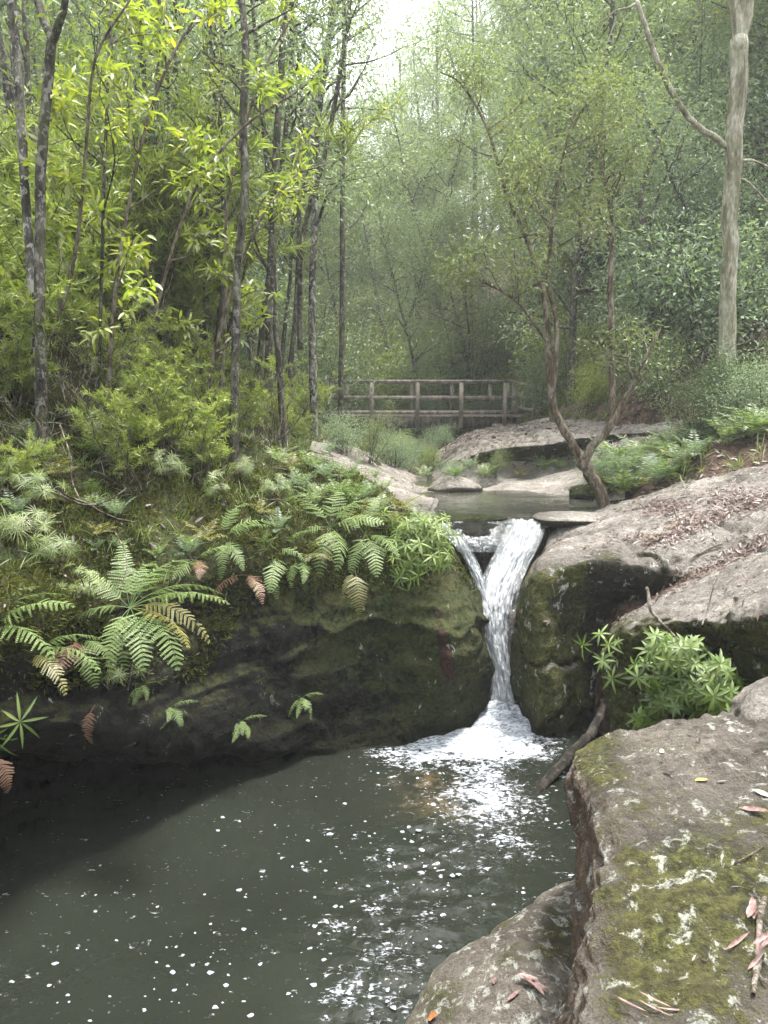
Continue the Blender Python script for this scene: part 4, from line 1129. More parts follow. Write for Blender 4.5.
p, n = surf_samples('foreground_ledge', 60, rg, lambda c, n: inframe(c) * (n[:, 2] > .7)); litter(mb, p, n, (.012, .035), .3)
o = obj('leaf_litter', mb.mesh('leaf_litter', M['litter'])); tag(o, 'fallen brown and pinkish leaves strewn over rocks and banks', 'leaf litter', kind='stuff')

# fallen sticks on left slope
mb = MB()
p, n = surf_samples('ground', 260, rg, lambda c, n: inframe(c) * (c[:, 2] > 1.9) * (c[:, 1] < 14) / c[:, 1])
p2, n2 = surf_samples('rock_wall', 50, rg, lambda c, n: inframe(c) * (n[:, 2] > .4) * (c[:, 2] > 1.7))
for q in np.concatenate([p, p2]):
    d_ = rand_dirs(1, rg)[0] * [1, 1, .5]; L_ = rg.uniform(.3, 1.1)
    w_ = walk(q + [0, 0, rg.uniform(.0, .12)], d_, L_, 7, .22, 0, rg); w_[:, 2] -= np.linspace(0, .05, 8)
    mb.tube(w_, np.linspace(rg.uniform(.004, .011), .002, 8), 4)
o = obj('undergrowth', mb.mesh('undergrowth', M['twig'])); tag(o, 'tangle of dead twigs and sticks across the banks', 'undergrowth', kind='stuff')

# ------------------------------------------------------------------ background forest
def side_words(px): return 'left' if px < 300 else ('middle' if px < 460 else 'right')
used = []
def try_place(x, y, mind):
    for a, b in used:
        if (a - x) ** 2 + (b - y) ** 2 < mind * mind: return False
    used.append((x, y)); return True
nb = 0
rb = np.random.default_rng(404)
for band, (y0, y1, cnt, mind) in enumerate(((12, 20, 20, 1.4), (20, 30, 34, 2.0), (30, 46, 50, 2.8), (46, 90, 70, 4.0))):
    tries = 0; k = 0
    while k < cnt and tries < 4000:
        tries += 1
        y = rb.uniform(y0, y1); az = rb.uniform(-.56, .56); x = az * y
        s_l = float(sdist(np.array([x]), np.array([y]), LB)[0]); s_r = -float(sdist(np.array([x]), np.array([y]), RB)[0])
        if max(s_l, s_r) < (.9 if y < 34 else -1): continue
        if y < 17 and x > 0 and (x < 5.5 or abs(x / y - .445) < .05): continue
        if y < 21 and -.12 < az < .22: continue
        if not try_place(x, y, mind): continue
        z = float(ground_h(np.array([x]), np.array([y]))[0])
        r_ = rb.random()
        if y < 20: key = 'thin%d' % rb.integers(0, 2) if (x < 0 or r_ < .3) else 'mid%d' % rb.integers(0, 3)
        elif y < 30: key = 'mid%d' % rb.integers(0, 3) if r_ < .5 else ('gum%d' % rb.integers(0, 3) if r_ < .8 else 'thin%d' % rb.integers(0, 2))
        else: key = 'gum%d' % rb.integers(0, 3) if r_ < .62 else 'mid%d' % rb.integers(0, 3)
        sc = rb.uniform(.8, 1.2)
        if y > 46: sc *= 1.25
        if -.13 < az < .025:
            hh = {'gum': 17, 'mid': 9, 'thi': 10}[key[:3]]; sc = min(sc, (.33 * y + 3.2 - z) / hh)
            if sc < .3: continue
        kind = {'gum': 'tall grey trunked gum tree', 'mid': 'bushy dark trunked forest tree', 'thi': 'slender dark sapling with sparse crown'}[key[:3]]
        where = {0: ('on the left bank before the footbridge' if x < 0 else 'on the right bank beside the footbridge'),
                 1: ('on the wooded slope left of the footbridge' if x < -1 else 'on the wooded slope right behind the footbridge'),
                 2: ('deep in the forest left of the sky gap' if az < -.03 else 'deep in the forest right of the sky gap'),
                 3: ('in the farthest hazy woods left of the sky gap' if az < -.03 else 'in the farthest hazy woods right of the sky gap')}[band]
        place(key, (x, y, z), rb.uniform(0, 6.28), sc, f'{kind} {where}', 'tree', f'{kind}s {where}', tilt=(rb.normal() * .05, rb.normal() * .05))
        k += 1
# trees closing the valley beyond the footbridge
for i in range(34):
    for _ in range(60):
        y = rb.uniform(25, 60) if i < 20 else rb.uniform(60, 125); az = rb.uniform(-.12, .05); x = az * y
        if try_place(x, y, 1.6): break
    z = float(ground_h(np.array([x]), np.array([y]))[0]); key = ('gum%d' if rb.random() < .4 else 'mid%d') % rb.integers(0, 3)
    el_ = .25 + .12 * abs((az + .028) / .07)
    sc = min(1.3, max(.35, (min(el_, .55) * y + 3.2 - z) / {'gum': 17, 'mid': 9}[key[:3]]))
    lab = ('pale gum tree closing the valley beyond the footbridge' if key[0] == 'g' else 'round pale green tree closing the valley beyond the footbridge')
    place(key, (x, y, z), rb.uniform(0, 6.28), sc, lab, 'tree', lab + 's')
# trees round the viewpoint, which shade the banks
for i, (x, y) in enumerate(((-7, -4), (6.5, -7), (9.5, 1), (-10, 1), (-12, 8), (12, 9), (0, -12), (-3, -8), (3, -9))):
    place('gum%d' % (i % 3), (x, y, float(ground_h(np.array([float(x)]), np.array([float(y)]))[0])), i * 2.1, 1.05, 'gum tree behind or beside the viewpoint, outside the view', 'tree', 'gum trees round the viewpoint')
# understorey shrubs
k = 0; tries = 0
while k < 130 and tries < 8000:
    tries += 1
    y = rb.uniform(13, 42) if k > 30 else rb.uniform(19, 27); az = rb.uniform(-.5, .52) if k > 30 else rb.uniform(-.15, .25); x = az * y
    s_l = float(sdist(np.array([x]), np.array([y]), LB)[0]); s_r = -float(sdist(np.array([x]), np.array([y]), RB)[0])
    if max(s_l, s_r) < (.4 if y < 20 else -.5): continue
    if y < 18.5 and -.12 < az < .36: continue
    if 19.8 < y < 23.2 and -2.4 < x < 4.6: continue
    if not try_place(x, y, .8): continue
    z = float(ground_h(np.array([x]), np.array([y]))[0])
    key = ['shrub0', 'shrub1', 'shrub2', 'brightshrub'][rb.choice(4, p=[.35, .3, .2, .15])]
    sc = rb.uniform(.7, 1.5)
    kind = {'shrub0': 'blue green rounded shrub', 'shrub1': 'dark green dense shrub', 'shrub2': 'olive leafed shrub', 'brightshrub': 'bright yellow green shrub'}[key]
    where = ('below the trees of the left bank' if az < -.1 else ('beyond the footbridge along the creek' if az < .2 and y > 20 else 'under the trees of the right bank'))
    place(key, (x, y, z), rb.uniform(0, 6.28), sc, f'{kind} {where}', 'shrub', f'{kind}s {where}')
    k += 1

# ------------------------------------------------------------------ hero trees
def px_tube(spec, Y0=None):
    """spec: list of (px,py,Y,width px)"""
    pts = np.array([P(a, b, Y=Y) for a, b, Y, w in spec]); r = np.array([w / 2 / FPX * Y for a, b, Y, w in spec])
    # densify
    t = np.linspace(0, len(pts) - 1, (len(pts) - 1) * 4 + 1)
    C = crom(pts, 4, 0); rr = np.interp(t, np.arange(len(pts)), r) * .88
    C = C + rs.normal(size=C.shape) * rr[:, None] * .07
    return C, rr

def hero(name, label, specs, bark, leaf=None, cat='tree', sproutkw=None, extra=None, seed=1, sides=9, start_idx=None, parts=('trunk', 'crown')):
    rg_ = np.random.default_rng(seed)
    wood, crown = MB(), MB(); limbs = []
    base = None
    for i, (spec, share) in enumerate(specs):
        C, rr = px_tube(spec)
        if base is None:
            base = C[0].copy()
            C[0] = C[0] - [0, 0, .15]; rr[0] *= 1.25
        wood.tube(C, rr, sides, rough=.05)
        if share > 0: limbs.append((C, rr, share))
    if sproutkw: sprout(limbs, wood, crown, rg_, **sproutkw)
    if extra: extra(wood, crown, rg_)
    e = empty(name, tuple(base)); tag(e, label, cat)
    for b, mt, pn in ((wood, bark, parts[0]), (crown, leaf, parts[1])):
        if b.n == 0: continue
        me = b.mesh(name + '_' + pn, M[mt]); me.transform(Matrix.Translation(-Vector(base)))
        o = bpy.data.objects.new(pn, me); COL.objects.link(o); o.parent = e
    return e

sap = dict(br_len=1.0, n_br=8, sub=3, n_leaf=6, rad=.16, L=.085, W=.026, droop=.35, start=.35, seg=2, twig_r=.006)
hero('slender_tree', 'mottled grey trunk at far left, straight and lichen patched, rising from the mossy bank',
     [([(48, 470, 6.3, 13), (40, 400, 6.35, 11), (33, 300, 6.4, 10), (26, 200, 6.5, 9.5), (20, 100, 6.6, 10), (14, 20, 6.7, 9), (8, -60, 6.8, 8), (0, -200, 7.0, 5)], 1)], 'bark_grey', 'gum', sproutkw=dict(sap, start=.7, n_br=7), seed=2)
hero('slender_tree', 'forked dark trunk with pale patches just right of the far left trunk',
     [([(44, 478, 6.0, 14), (42, 430, 6.05, 13), (40, 330, 6.1, 12), (40, 240, 6.2, 11.5), (42, 150, 6.3, 11), (50, 70, 6.4, 10.5), (52, 38, 6.4, 10)], 0),
      ([(52, 40, 6.4, 9), (42, 15, 6.5, 8), (34, -20, 6.6, 7), (20, -150, 6.8, 5)], 1), ([(52, 42, 6.4, 9), (60, 20, 6.3, 8), (66, -10, 6.3, 7), (80, -160, 6.2, 5)], 1)], 'bark_dark', 'gum', sproutkw=dict(sap, start=.3, n_br=6), seed=3)
hero('slender_tree', 'thin dark wavy trunk in front of the feathery shrubs on the left slope',
     [([(236, 470, 7.6, 10), (234, 420, 7.6, 10), (236, 340, 7.7, 9), (238, 260, 7.8, 9), (245, 190, 7.9, 9), (243, 120, 8.0, 9), (246, 50, 8.1, 8), (241, -20, 8.2, 7), (240, -180, 8.4, 4)], 1)], 'bark_dark', 'olive', sproutkw=dict(sap, start=.5, n_br=9, L=.10), seed=4)
hero('slender_tree', 'mottled thin trunk standing left of the footbridge railing',
     [([(315, 450, 13.5, 9), (313, 380, 13.5, 9), (312, 300, 13.6, 8), (315, 210, 13.8, 8), (318, 120, 14, 7), (330, 30, 14.2, 6), (333, -80, 14.5, 4)], 1)], 'bark_grey', 'gum', sproutkw=dict(br_len=1.9, n_br=16, sub=3, n_leaf=14, rad=.25, L=.09, W=.03, start=.4), seed=5)
for i, (x0, y0, x1, Y, w_, lab) in enumerate(((205, 330, 210, 10.5, 8, 'dark straight trunk, left one of a close pair behind the feathery shrubs'), (218, 330, 214, 11, 7, 'dark straight trunk, right one of a close pair behind the feathery shrubs'),
                                   (268, 340, 285, 10.2, 9, 'dark trunk leaning right behind the thin wavy trunk'), (150, 330, 160, 9.5, 5, 'very thin grey stem between the forked trunk and the paired trunks'),
                                   (98, 400, 112, 7.2, 4, 'hair thin brown stem in front of the twig tangle on the left bank'), (340, 380, 345, 15, 6, 'thin dark trunk rising behind the left end of the footbridge'),
                                   (300, 300, 352, 12.5, 6, 'thin trunk slanting right towards the sky gap'))):
    xm = (x0 + x1) / 2
    hero('slender_tree', lab, [([(x0, y0 + 40, Y, w_), (x0 + 2, y0 - 60, Y, w_), (xm, 150, Y + .1, w_ * .9), (xm + (x1 - x0) * .3, 60, Y + .2, w_ * .8), (x1, -20, Y + .3, w_ * .7), (x1 + 5, -140, Y + .5, w_ * .4)], 1)],
         'bark_dark', ['gum', 'darkshrub', 'bluegreen', 'darkshrub', 'bright', 'gum', 'gum'][i], sproutkw=dict(br_len=1.3, n_br=12, sub=3, n_leaf=9, rad=.2, L=.085, W=.027, start=.35, twig_r=.007), seed=20 + i)

for i in range(22):
    x_ = -rb.uniform(.08, .5); Y_ = rb.uniform(9.5, 15); 
    if not try_place(x_ * Y_, Y_, .9): continue
    place('thin%d' % (i % 4 == 3), (x_ * Y_, Y_, float(ground_h(np.array([x_ * Y_]), np.array([Y_]))[0]) - .05), i * 1.7, rb.uniform(.75, 1.05), 'slender fine leaved tree among the feathery shrubs of the left slope', 'tree', 'slender fine leaved trees of the left slope', tilt=(rb.normal() * .06, rb.normal() * .06))
# broad yellow-green canopy sprays, upper left
def spray(label, limb, Y, seed, n=60, L=.15):
    rg_ = np.random.default_rng(seed)
    wood, crown = MB(), MB()
    C, rr = px_tube([(a, b, Y + dy, w_) for a, b, dy, w_ in limb]); wood.tube(C, rr, 6)
    limbs = [(C, rr, 1.)]
    sprout(limbs, wood, crown, rg_, br_len=.75, n_br=max(4, n // 10), sub=2, n_leaf=7, rad=.04, L=L * .8, W=L * .24, droop=.0, start=.25, seg=3, flat=.7, twig_r=.004)
    base = C[0].copy(); e = empty('sapling', tuple(base)); tag(e, label, 'sapling')
    for b, mt, pn in ((wood, 'bark_brown', 'stem'), (crown, 'bright', 'crown')):
        me = b.mesh('sapling_' + pn, M[mt]); me.transform(Matrix.Translation(-Vector(base)))
        o = bpy.data.objects.new(pn, me); COL.objects.link(o); o.parent = e
spray('sapling with drooping yellow green leaves leaning right from the forked trunk foot', [(105, 470, 0, 5), (112, 330, 0, 5), (122, 240, .1, 4), (145, 130, .2, 3.5), (170, 60, .3, 3), (200, 10, .4, 2)], 7.0, 61, 95)
spray('broad leaved sapling with lime leaves against the paired dark trunks', [(140, 450, 0, 4), (150, 340, 0, 4), (190, 200, .2, 3.5), (240, 130, .3, 3), (300, 90, .4, 2)], 7.6, 62, 80)
spray('low broad leaved sapling arching across the thin wavy trunk', [(200, 460, 0, 4), (215, 350, 0, 4), (250, 240, .1, 3), (290, 180, .2, 2.5), (325, 165, .3, 2)], 8.0, 63, 60, .14)
spray('lime leaved sapling hanging over the far left trunks at the top', [(20, 420, .3, 4), (70, 280, .2, 4), (85, 160, 0, 3.5), (95, 60, -.1, 3), (130, 0, -.2, 2)], 6.6, 64, 80)
spray('lime leaved sapling rising highest beside the thin wavy trunk', [(215, 470, 0, 4), (225, 330, 0, 4), (228, 200, .1, 3.5), (260, 80, .2, 3), (290, 20, .3, 2)], 8.4, 65, 70)

# feathery shrubs on the left slope
fs = [(35, 350, 1.1), (92, 345, 1.1), (305, 385, 1.0), (8, 400, .7), (265, 345, 1.4), (150, 320, 1.6), (130, 330, 1.5), (180, 350, 1.7), (230, 340, 1.7), (280, 390, .9), (60, 310, 1.4), (120, 400, .45), (165, 360, .8), (205, 330, 1.4), (250, 350, 1.2), (285, 395, .9), (190, 410, .5), (140, 340, 1.2), (95, 330, 1.1), (300, 350, 1.1), (265, 320, 1.2), (225, 300, 1.2), (310, 420, .8), (275, 440, .45), (20, 490, .3), (230, 440, .4), (155, 450, .45), (200, 470, .45), (120, 480, .4), (180, 300, 1.2), (75, 300, 1.2), (20, 310, 1.1), (260, 300, 1.5), (300, 440, .5)]
for i, (a, b, s_) in enumerate(fs):
    l, n_ = hit(a, b)
    s_ *= 1.2 if a > 110 else 1.0
    if l[1] > 12.5: s_ *= .6
    if l[1] > 20: continue
    size = 'tall' if s_ > 1 else ('middling' if s_ > .6 else 'low')
    wh = 'above the twig tangle' if a < 130 else ('between the wavy trunk and the far left trunks' if a < 232 else 'between the wavy trunk and the footbridge')
    place('feather%d' % (i % 3), tuple(l), rg.uniform(0, 6), s_, f'{size} feathery yellow green shrub {wh}', 'shrub', f'{size} feathery shrubs {wh}')

for i, (px_, Y, key, s_) in enumerate(((350, 25.5, 'shrub2', 1.5), (375, 26, 'shrub0', 1.7), (400, 25.2, 'brightshrub', 1.6), (430, 26, 'shrub0', 1.5), (455, 25.4, 'shrub2', 1.6), (480, 26, 'shrub0', 1.7), (388, 29, 'brightshrub', 2.2), (420, 30, 'shrub0', 2.4), (465, 29.5, 'brightshrub', 2.2), (360, 30, 'shrub0', 2.4))):
    x_ = (px_ - 384) / FPX * Y
    kn = {'shrub0': 'blue green', 'shrub2': 'olive', 'brightshrub': 'bright green'}[key]
    place(key, (x_, Y, float(ground_h(np.array([x_]), np.array([Y]))[0]) - .1), i * 1.1, s_, f'{kn} bush closing the view just behind the footbridge', 'shrub', f'{kn} bushes just behind the footbridge')
# bare twiggy shrubs on the left slope
for i, (a, b, s_, lab) in enumerate(((40, 460, .6, 'bare twigs on moss below the forked trunk foot'), (95, 455, .7, 'bare twiggy bush low on the mossy bank right of the far left trunks'), (200, 480, .5, 'small bare twigs above the reddish fern'), (135, 490, .5, 'small bare twigs above the largest fern'), (70, 420, .9, 'bare twiggy shrub in front of the far left trunks'), (110, 400, 1.1, 'bare twiggy shrub on the litter patch of the left bank'), (150, 420, .9, 'bare twiggy shrub in the middle of the left bank'), (185, 400, 1.2, 'tall bare shrub left of the thin wavy trunk'),
        (215, 440, .9, 'tangled bare shrub at the foot of the thin wavy trunk'), (250, 430, 1.0, 'bare reddish shrub right of the thin wavy trunk'), (20, 400, .9, 'bare shrub at the left edge of the bank'), (275, 450, .8, 'bare shrub above the shelf of ferns'), (165, 465, .6, 'low bare shrub in the moss'), (120, 350, 1.2, 'thin upright bare shrub high on the left bank'))):
    rg_ = np.random.default_rng(500 + i); mb = MB(); l, n_ = hit(a, b)
    for k in range(9):
        az_ = rg_.random() * 6.28; lp = walk(l + rg_.normal(size=3) * .05 - [0, 0, .08], (math.cos(az_) * .6, math.sin(az_) * .6, 1), s_ * rg_.uniform(.6, 1.3), 9, .13, 0, rg_)
        mb.tube(lp, np.linspace(.0075, .002, 10), 4)
        for q in range(5):
            w_ = walk(lp[rg_.integers(2, 9)], unit(lp[-1] - lp[0]) + rg_.normal(size=3) * .6, s_ * rg_.uniform(.2, .5), 6, .18, -.03, rg_); mb.tube(w_, np.linspace(.004, .0012, 7), 3)
    tag(obj('bare_shrub', mb.mesh('bare_shrub', M['twig']), tuple(l)), lab, 'shrub')

# forked tree at the upper pool
Y = 10.0
hero('forked_tree', 'slim forked brown tree with sparse olive crown at the upper pool edge',
     [([(606, 506, Y, 15), (598, 488, Y, 14), (590, 474, Y, 14), (582, 462, Y, 14)], 0),
      ([(584, 464, Y, 11), (572, 443, Y, 10), (560, 422, Y, 10), (553, 405, Y, 9), (549, 370, Y, 8), (547, 320, Y, 7), (540, 280, Y + .1, 6), (525, 235, Y + .2, 5), (505, 190, Y + .2, 4), (488, 130, Y + .3, 3), (462, 85, Y + .3, 2), (440, 72, Y + .3, 1.5)], 1.3),
      ([(552, 400, Y, 6), (556, 360, Y - .1, 5.5), (556, 320, Y - .1, 5), (548, 280, Y - .2, 5), (552, 230, Y - .3, 4), (560, 170, Y - .3, 3), (575, 110, Y - .4, 2)], 1),
      ([(549, 345, Y, 4), (535, 325, Y - .1, 3.5), (515, 300, Y - .2, 3), (480, 280, Y - .3, 2)], .7),
      ([(584, 466, Y, 9), (591, 448, Y, 10), (603, 435, Y - .05, 9), (612, 423, Y - .1, 8), (622, 405, Y - .1, 6), (634, 380, Y - .15, 5), (645, 360, Y - .2, 4), (660, 330, Y - .2, 3)], .35),
      ([(613, 424, Y, 8), (612, 400, Y, 8), (612, 350, Y + .05, 7), (610, 290, Y + .1, 6), (612, 220, Y + .2, 5), (600, 150, Y + .3, 4), (608, 80, Y + .4, 2.5)], 1.1)],
     'bark_brown', 'olive', sproutkw=dict(br_len=.95, n_br=14, sub=3, n_leaf=20, rad=.12, L=.065, W=.02, droop=.1, start=.52, twig_r=.006), seed=31)
# crowns standing behind it
for i, (x, y, Y, s_, key, lab) in enumerate(((470, 330, 24.5, .75, 'mid1', 'olive topped young tree behind the footbridge, nearer the sky gap'), (650, 330, 14.5, .6, 'mid0', 'blue green young tree behind the forked tree, left of the pale trunk'),
                                      (590, 330, 24, .9, 'mid0', 'blue green young tree behind the right end of the footbridge'), (690, 340, 15.5, .7, 'thin0', 'dark thin tree just left of the pale trunk'),
                                      (420, 300, 24, .7, 'mid2', 'light green young tree just behind the middle of the footbridge'), (530, 300, 25, .9, 'mid0', 'blue green tree behind the right railing posts'),
                                      (760, 330, 17, .8, 'mid2', 'leafy tree behind the pale trunk on the littered slope'))):
    x_ = (x - 384) / FPX * Y
    place(key, (x_, Y, float(ground_h(np.array([x_]), np.array([Y]))[0]) - .1), i * 1.3, s_, lab, 'tree')

# big pale trunk and its broken limb
Y = 12
hero('gum_tree', 'thick pale mossy trunk with a forked top on the right bank',
     [([(725, 385, Y, 20), (727, 340, Y, 18.5), (728, 280, Y, 17), (731, 200, Y, 17), (735, 130, Y, 17.5), (738, 70, Y, 18), (739, 40, Y, 18)], 0),
      ([(739, 44, Y, 12), (735, 10, Y, 11), (730, -40, Y, 9), (722, -160, Y, 6)], .6), ([(740, 44, Y, 14), (747, 5, Y, 13), (750, -50, Y, 11), (765, -180, Y, 7)], .6),
      ([(728, 148, Y, 6), (715, 138, Y, 7), (700, 128, Y - .1, 6.5), (684, 112, Y - .2, 6), (668, 85, Y - .3, 6), (655, 55, Y - .4, 5.5), (645, 25, Y - .5, 5), (637, 2, Y - .5, 5)], 0),
      ([(637, 3, Y - .5, 3), (628, 8, Y - .5, 2.5), (618, 10, Y - .5, 2), (606, 18, Y - .5, 1.5), (596, 26, Y - .5, 1)], 0), ([(618, 10, Y - .5, 1.8), (614, 25, Y - .5, 1.5), (604, 50, Y - .5, 1)], 0),
      ([(735, 165, Y, 4), (750, 160, Y, 3), (775, 170, Y, 2)], 0), ([(733, 185, Y, 3), (745, 180, Y, 2.5), (770, 205, Y, 2)], 0)],
     'bark_pale', 'gum', sproutkw=dict(br_len=2.0, n_br=10, sub=3, n_leaf=14, rad=.3, L=.12, W=.03, droop=.6, start=.5), seed=41, sides=14)
hero('slender_tree', 'dark twisted stems leaning left behind the broken limb',
     [([(672, 400, 14, 6), (668, 330, 14, 6), (655, 260, 14, 6), (640, 210, 14, 5), (655, 150, 14, 4), (680, 100, 14, 3)], 1), ([(700, 380, 14.2, 5), (690, 300, 14.2, 5), (695, 230, 14.2, 4), (672, 180, 14.2, 4), (650, 120, 14.3, 3)], 1)],
     'bark_dark', 'bluegreen', sproutkw=dict(br_len=1.4, n_br=14, sub=3, n_leaf=14, rad=.24, L=.085, W=.028, start=.3), seed=44)
for (px_, py_, Y, s_, key, lab) in ((735, 415, 11.3, .62, 'shrub1', 'round dark glossy shrub at the foot of the pale trunk'), (700, 420, 11.8, .5, 'shrub1', 'smaller dark shrub left of the pale trunk foot'),
                               (765, 420, 10.8, .6, 'shrub0', 'dark blue green shrub at the right edge above the slab'), (655, 425, 13.2, .5, 'shrub1', 'low dark shrub behind the tilted rock rib'),
                               (590, 405, 15.5, .55, 'brightshrub', 'bright green bush right of the footbridge end'), (630, 400, 15, .5, 'shrub0', 'blue green bush right of the bright green bush'),
                               (395, 470, 13.8, .42, 'shrub0', 'small blue green bush at the left foot of the bridge creek bank'), (345, 455, 13, .42, 'shrub0', 'pale green bush in front of the left railing'),
                               (430, 462, 15, .3, 'brightshrub', 'little bright bush on the bank under the footbridge'), (370, 470, 12.6, .35, 'shrub2', 'olive bush beside the thin dark sapling on the left shelf'),
                               (455, 470, 12.9, .2, 'shrub0', 'tiny bush in the crack of the brown rock bank'), (418, 465, 16.5, .35, 'shrub0', 'blue green bush beneath the middle of the footbridge'),
                               (400, 462, 17.5, .35, 'brightshrub', 'bright bush under the left half of the footbridge'), (380, 460, 18, .35, 'shrub0', 'rounded bush under the second railing post'), (440, 455, 18, .35, 'shrub0', 'soft blue green bush on the creek line under the bridge centre'),
                               (425, 445, 23.5, .7, 'shrub0', 'blue green bush behind the bridge centre post'), (455, 440, 23.8, .6, 'brightshrub', 'bright bush seen through the middle railings'), (390, 440, 24, .8, 'shrub2', 'olive bush seen through the left railings'), (485, 435, 24, .6, 'shrub0', 'blue green bush behind the right railings'),
                               (405, 468, 14.8, .4, 'shrub0', 'low bush by the creek bend left of the brown bank'), (350, 450, 19, .35, 'shrub0', 'bush before the left end post of the footbridge'),
                               (600, 470, 10.9, .3, 'shrub0', 'small bush right behind the forked tree'), (495, 476, 13.0, .2, 'shrub2', 'tiny olive plant on the waterside shelf')):
    c = P(px_, py_, Y=Y); zz_ = drop(c[0], c[1], 12)[0][2]
    place(key, (c[0], c[1], zz_), px_ * .1, s_, lab, 'shrub')
# ------------------------------------------------------------------ ferns
A_ = 'fern'; B_ = 'fern_dead'; C_ = 'fern_olive'
hl, hn = hit(128, 612)
fern(P(130, 608, Y=5.2), hn, [(0, .42, 35, A_), (-35, .5, 30, A_), (40, .55, 25, A_), (75, .6, 0, A_), (100, .6, -18, C_), (125, .62, -38, A_), (150, .5, -45, A_), (180, .42, -55, A_), (-165, .45, -55, A_), (-110, .45, -20, A_), (-70, .45, 10, A_), (95, .68, -10, A_), (60, .62, 15, A_), (112, .6, -34, C_)],
     'largest fern on the left wall with green and browning fronds')
fern(P(-18, 632, Y=4.5), hn, [(60, .5, 15, A_), (85, .55, 5, A_), (105, .5, -12, A_), (130, .38, -45, A_), (160, .34, -50, A_), (30, .4, 30, A_)], 'pale fern reaching in from the left edge above the dark wall')
fern(P(28, 655, Y=4.7), hn, [(70, .42, 0, A_), (95, .48, -10, A_), (120, .4, -25, C_), (40, .3, 20, A_)], 'small fern on moss between the edge fern and the largest fern')
fern(P(80, 640, Y=5.05), hn, [(150, .35, -50, A_), (175, 0.39, -28, B_), (200, .3, -50, A_), (120, .3, -30, A_)], 'fern hanging below the largest fern with a reddish tip')
fern(P(222, 540, Y=6.35), hn, [(20, .4, 40, A_), (60, .45, 15, A_), (-70, 0.44, -28, B_), (-95, 0.39, -28, B_), (140, .35, -45, A_), (170, .34, -55, A_), (90, .4, 5, A_)], 'fern on the lip with a reddish brown left frond')
fern(P(300, 512, Y=7.6), hn, [(60, .5, 20, A_), (100, .5, 0, A_), (150, .45, -30, A_), (-60, .5, 20, A_), (-110, .4, -5, A_), (10, .5, 35, A_)], 'fern set back from the lip behind the broad pale frond')
fern(P(262, 520, Y=7.3), hn, [(70, .45, 15, A_), (130, .45, -20, A_), (-80, .45, 10, A_), (-140, .4, -25, A_), (0, .45, 35, A_)], 'fern set back from the lip above the reddish frond')
fern(P(385, 520, Y=7.9), hn, [(70, .4, 15, A_), (130, .4, -15, A_), (-80, .4, 10, A_), (170, .4, -35, A_), (0, .4, 35, A_)], 'fern at the edge of the shelf just above the lip bush')
fern(P(272, 552, Y=6.75), hn, [(-60, .45, 15, A_), (-100, .4, -10, A_), (165, .45, -45, A_), (185, .42, -60, A_), (75, .42, 10, A_), (30, .4, 40, A_), (-125, 0.42, -28, B_), (110, .35, -10, A_)], 'fern on the lip with a broad pale frond hanging straight down')
fern(P(245, 575, Y=6.35), hn, [(-130, 0.36, -28, B_), (140, 0.36, -28, B_), (130, .25, -40, C_)], 'withered reddish fern hanging between the two lip ferns')
fern(P(330, 528, Y=7.15), hn, [(10, .5, 40, A_), (60, .5, 20, A_), (-50, .5, 20, A_), (150, .5, -40, A_), (190, .5, -50, A_), (-120, .45, -20, A_), (100, .5, 0, A_), (165, .36, -60, C_)], 'big fern on the lip near the middle of the wall')
fern(P(365, 535, Y=7.2), hn, [(160, .5, -45, A_), (130, .45, -30, A_), (60, .45, 20, A_), (0, .4, 40, A_), (-60, .4, 20, A_), (195, .4, -55, A_)], 'fern with fronds drooping over the wall left of the lip bush')
fern(P(300, 560, Y=6.8), hn, [(150, .3, -45, A_), (-150, .3, -45, A_), (90, .3, 0, C_)], 'little fern tucked under the big middle fern')
fern(P(355, 570, Y=6.95), hn, [(170, .4, -65, C_), (200, .3, -65, C_)], 'olive fern hanging beneath the drooping fern')
fern(P(195, 560, Y=6.0), hn, [(150, 0.33, -28, B_), (-150, .28, -45, A_), (80, .3, 5, A_)], 'small faded fern left of the lip ferns')

# small ferns
def small_fern(c, s_, k, label, group=None, tilt=0.):
    o = bpy.data.objects.new('fern', SF[k]); COL.objects.link(o); o.location = c; o.scale = (s_,) * 3
    o.rotation_euler = (tilt, rng.normal() * .1, rng.uniform(0, 6)); tag(o, label, 'fern', group); return o
for i, (x, y, s_) in enumerate(((350, 480, .8), (370, 500, .8), (385, 490, .7), (400, 512, .8), (340, 500, .8), (325, 480, .8), (415, 520, .6), (360, 520, .9), (310, 470, .8), (330, 455, .8), (380, 515, .8), (395, 525, .8), (350, 505, .9), (300, 490, .8), (317, 505, .8), (290, 470, .7), (375, 478, .6), (410, 535, .6))):
    l, n_ = hit(x, y); small_fern(l, s_, i % 4, 'light green ground fern on the sloping shelf above the lip ferns', 'ground ferns on the shelf above the lip')
cnt = 0
for i in range(260):
    x, y = rng.uniform(600, 800), rng.uniform(425, 500)
    lo = np.interp(x, [600, 640, 700, 768, 800], [505, 492, 470, 456, 450]); hi = np.interp(x, [600, 640, 700, 768], [465, 455, 432, 425])
    if not hi < y < lo: continue
    l, n_ = hit(x, y)
    if l[1] < 9.9 or l[1] > 16: continue
    small_fern(l, rng.uniform(.9, 1.6), (0, 1, 2, 3, 1, 2)[cnt % 6], 'fern of the dense fern patch behind the big slab', 'dense fern patch behind the big slab'); cnt += 1
for i, (x, y) in enumerate(((455, 478), (470, 470), (485, 478), (520, 476), (545, 470), (440, 470), (425, 478), (410, 470), (400, 460), (390, 450), (415, 445), (430, 440), (560, 470), (600, 478), (380, 455), (370, 450))):
    l, n_ = hit(x, y); small_fern(l, rng.uniform(.6, 1.0), i % 4, 'small fern on the rocks round the upper pool below the footbridge', 'ferns on the rocks round the upper pool')
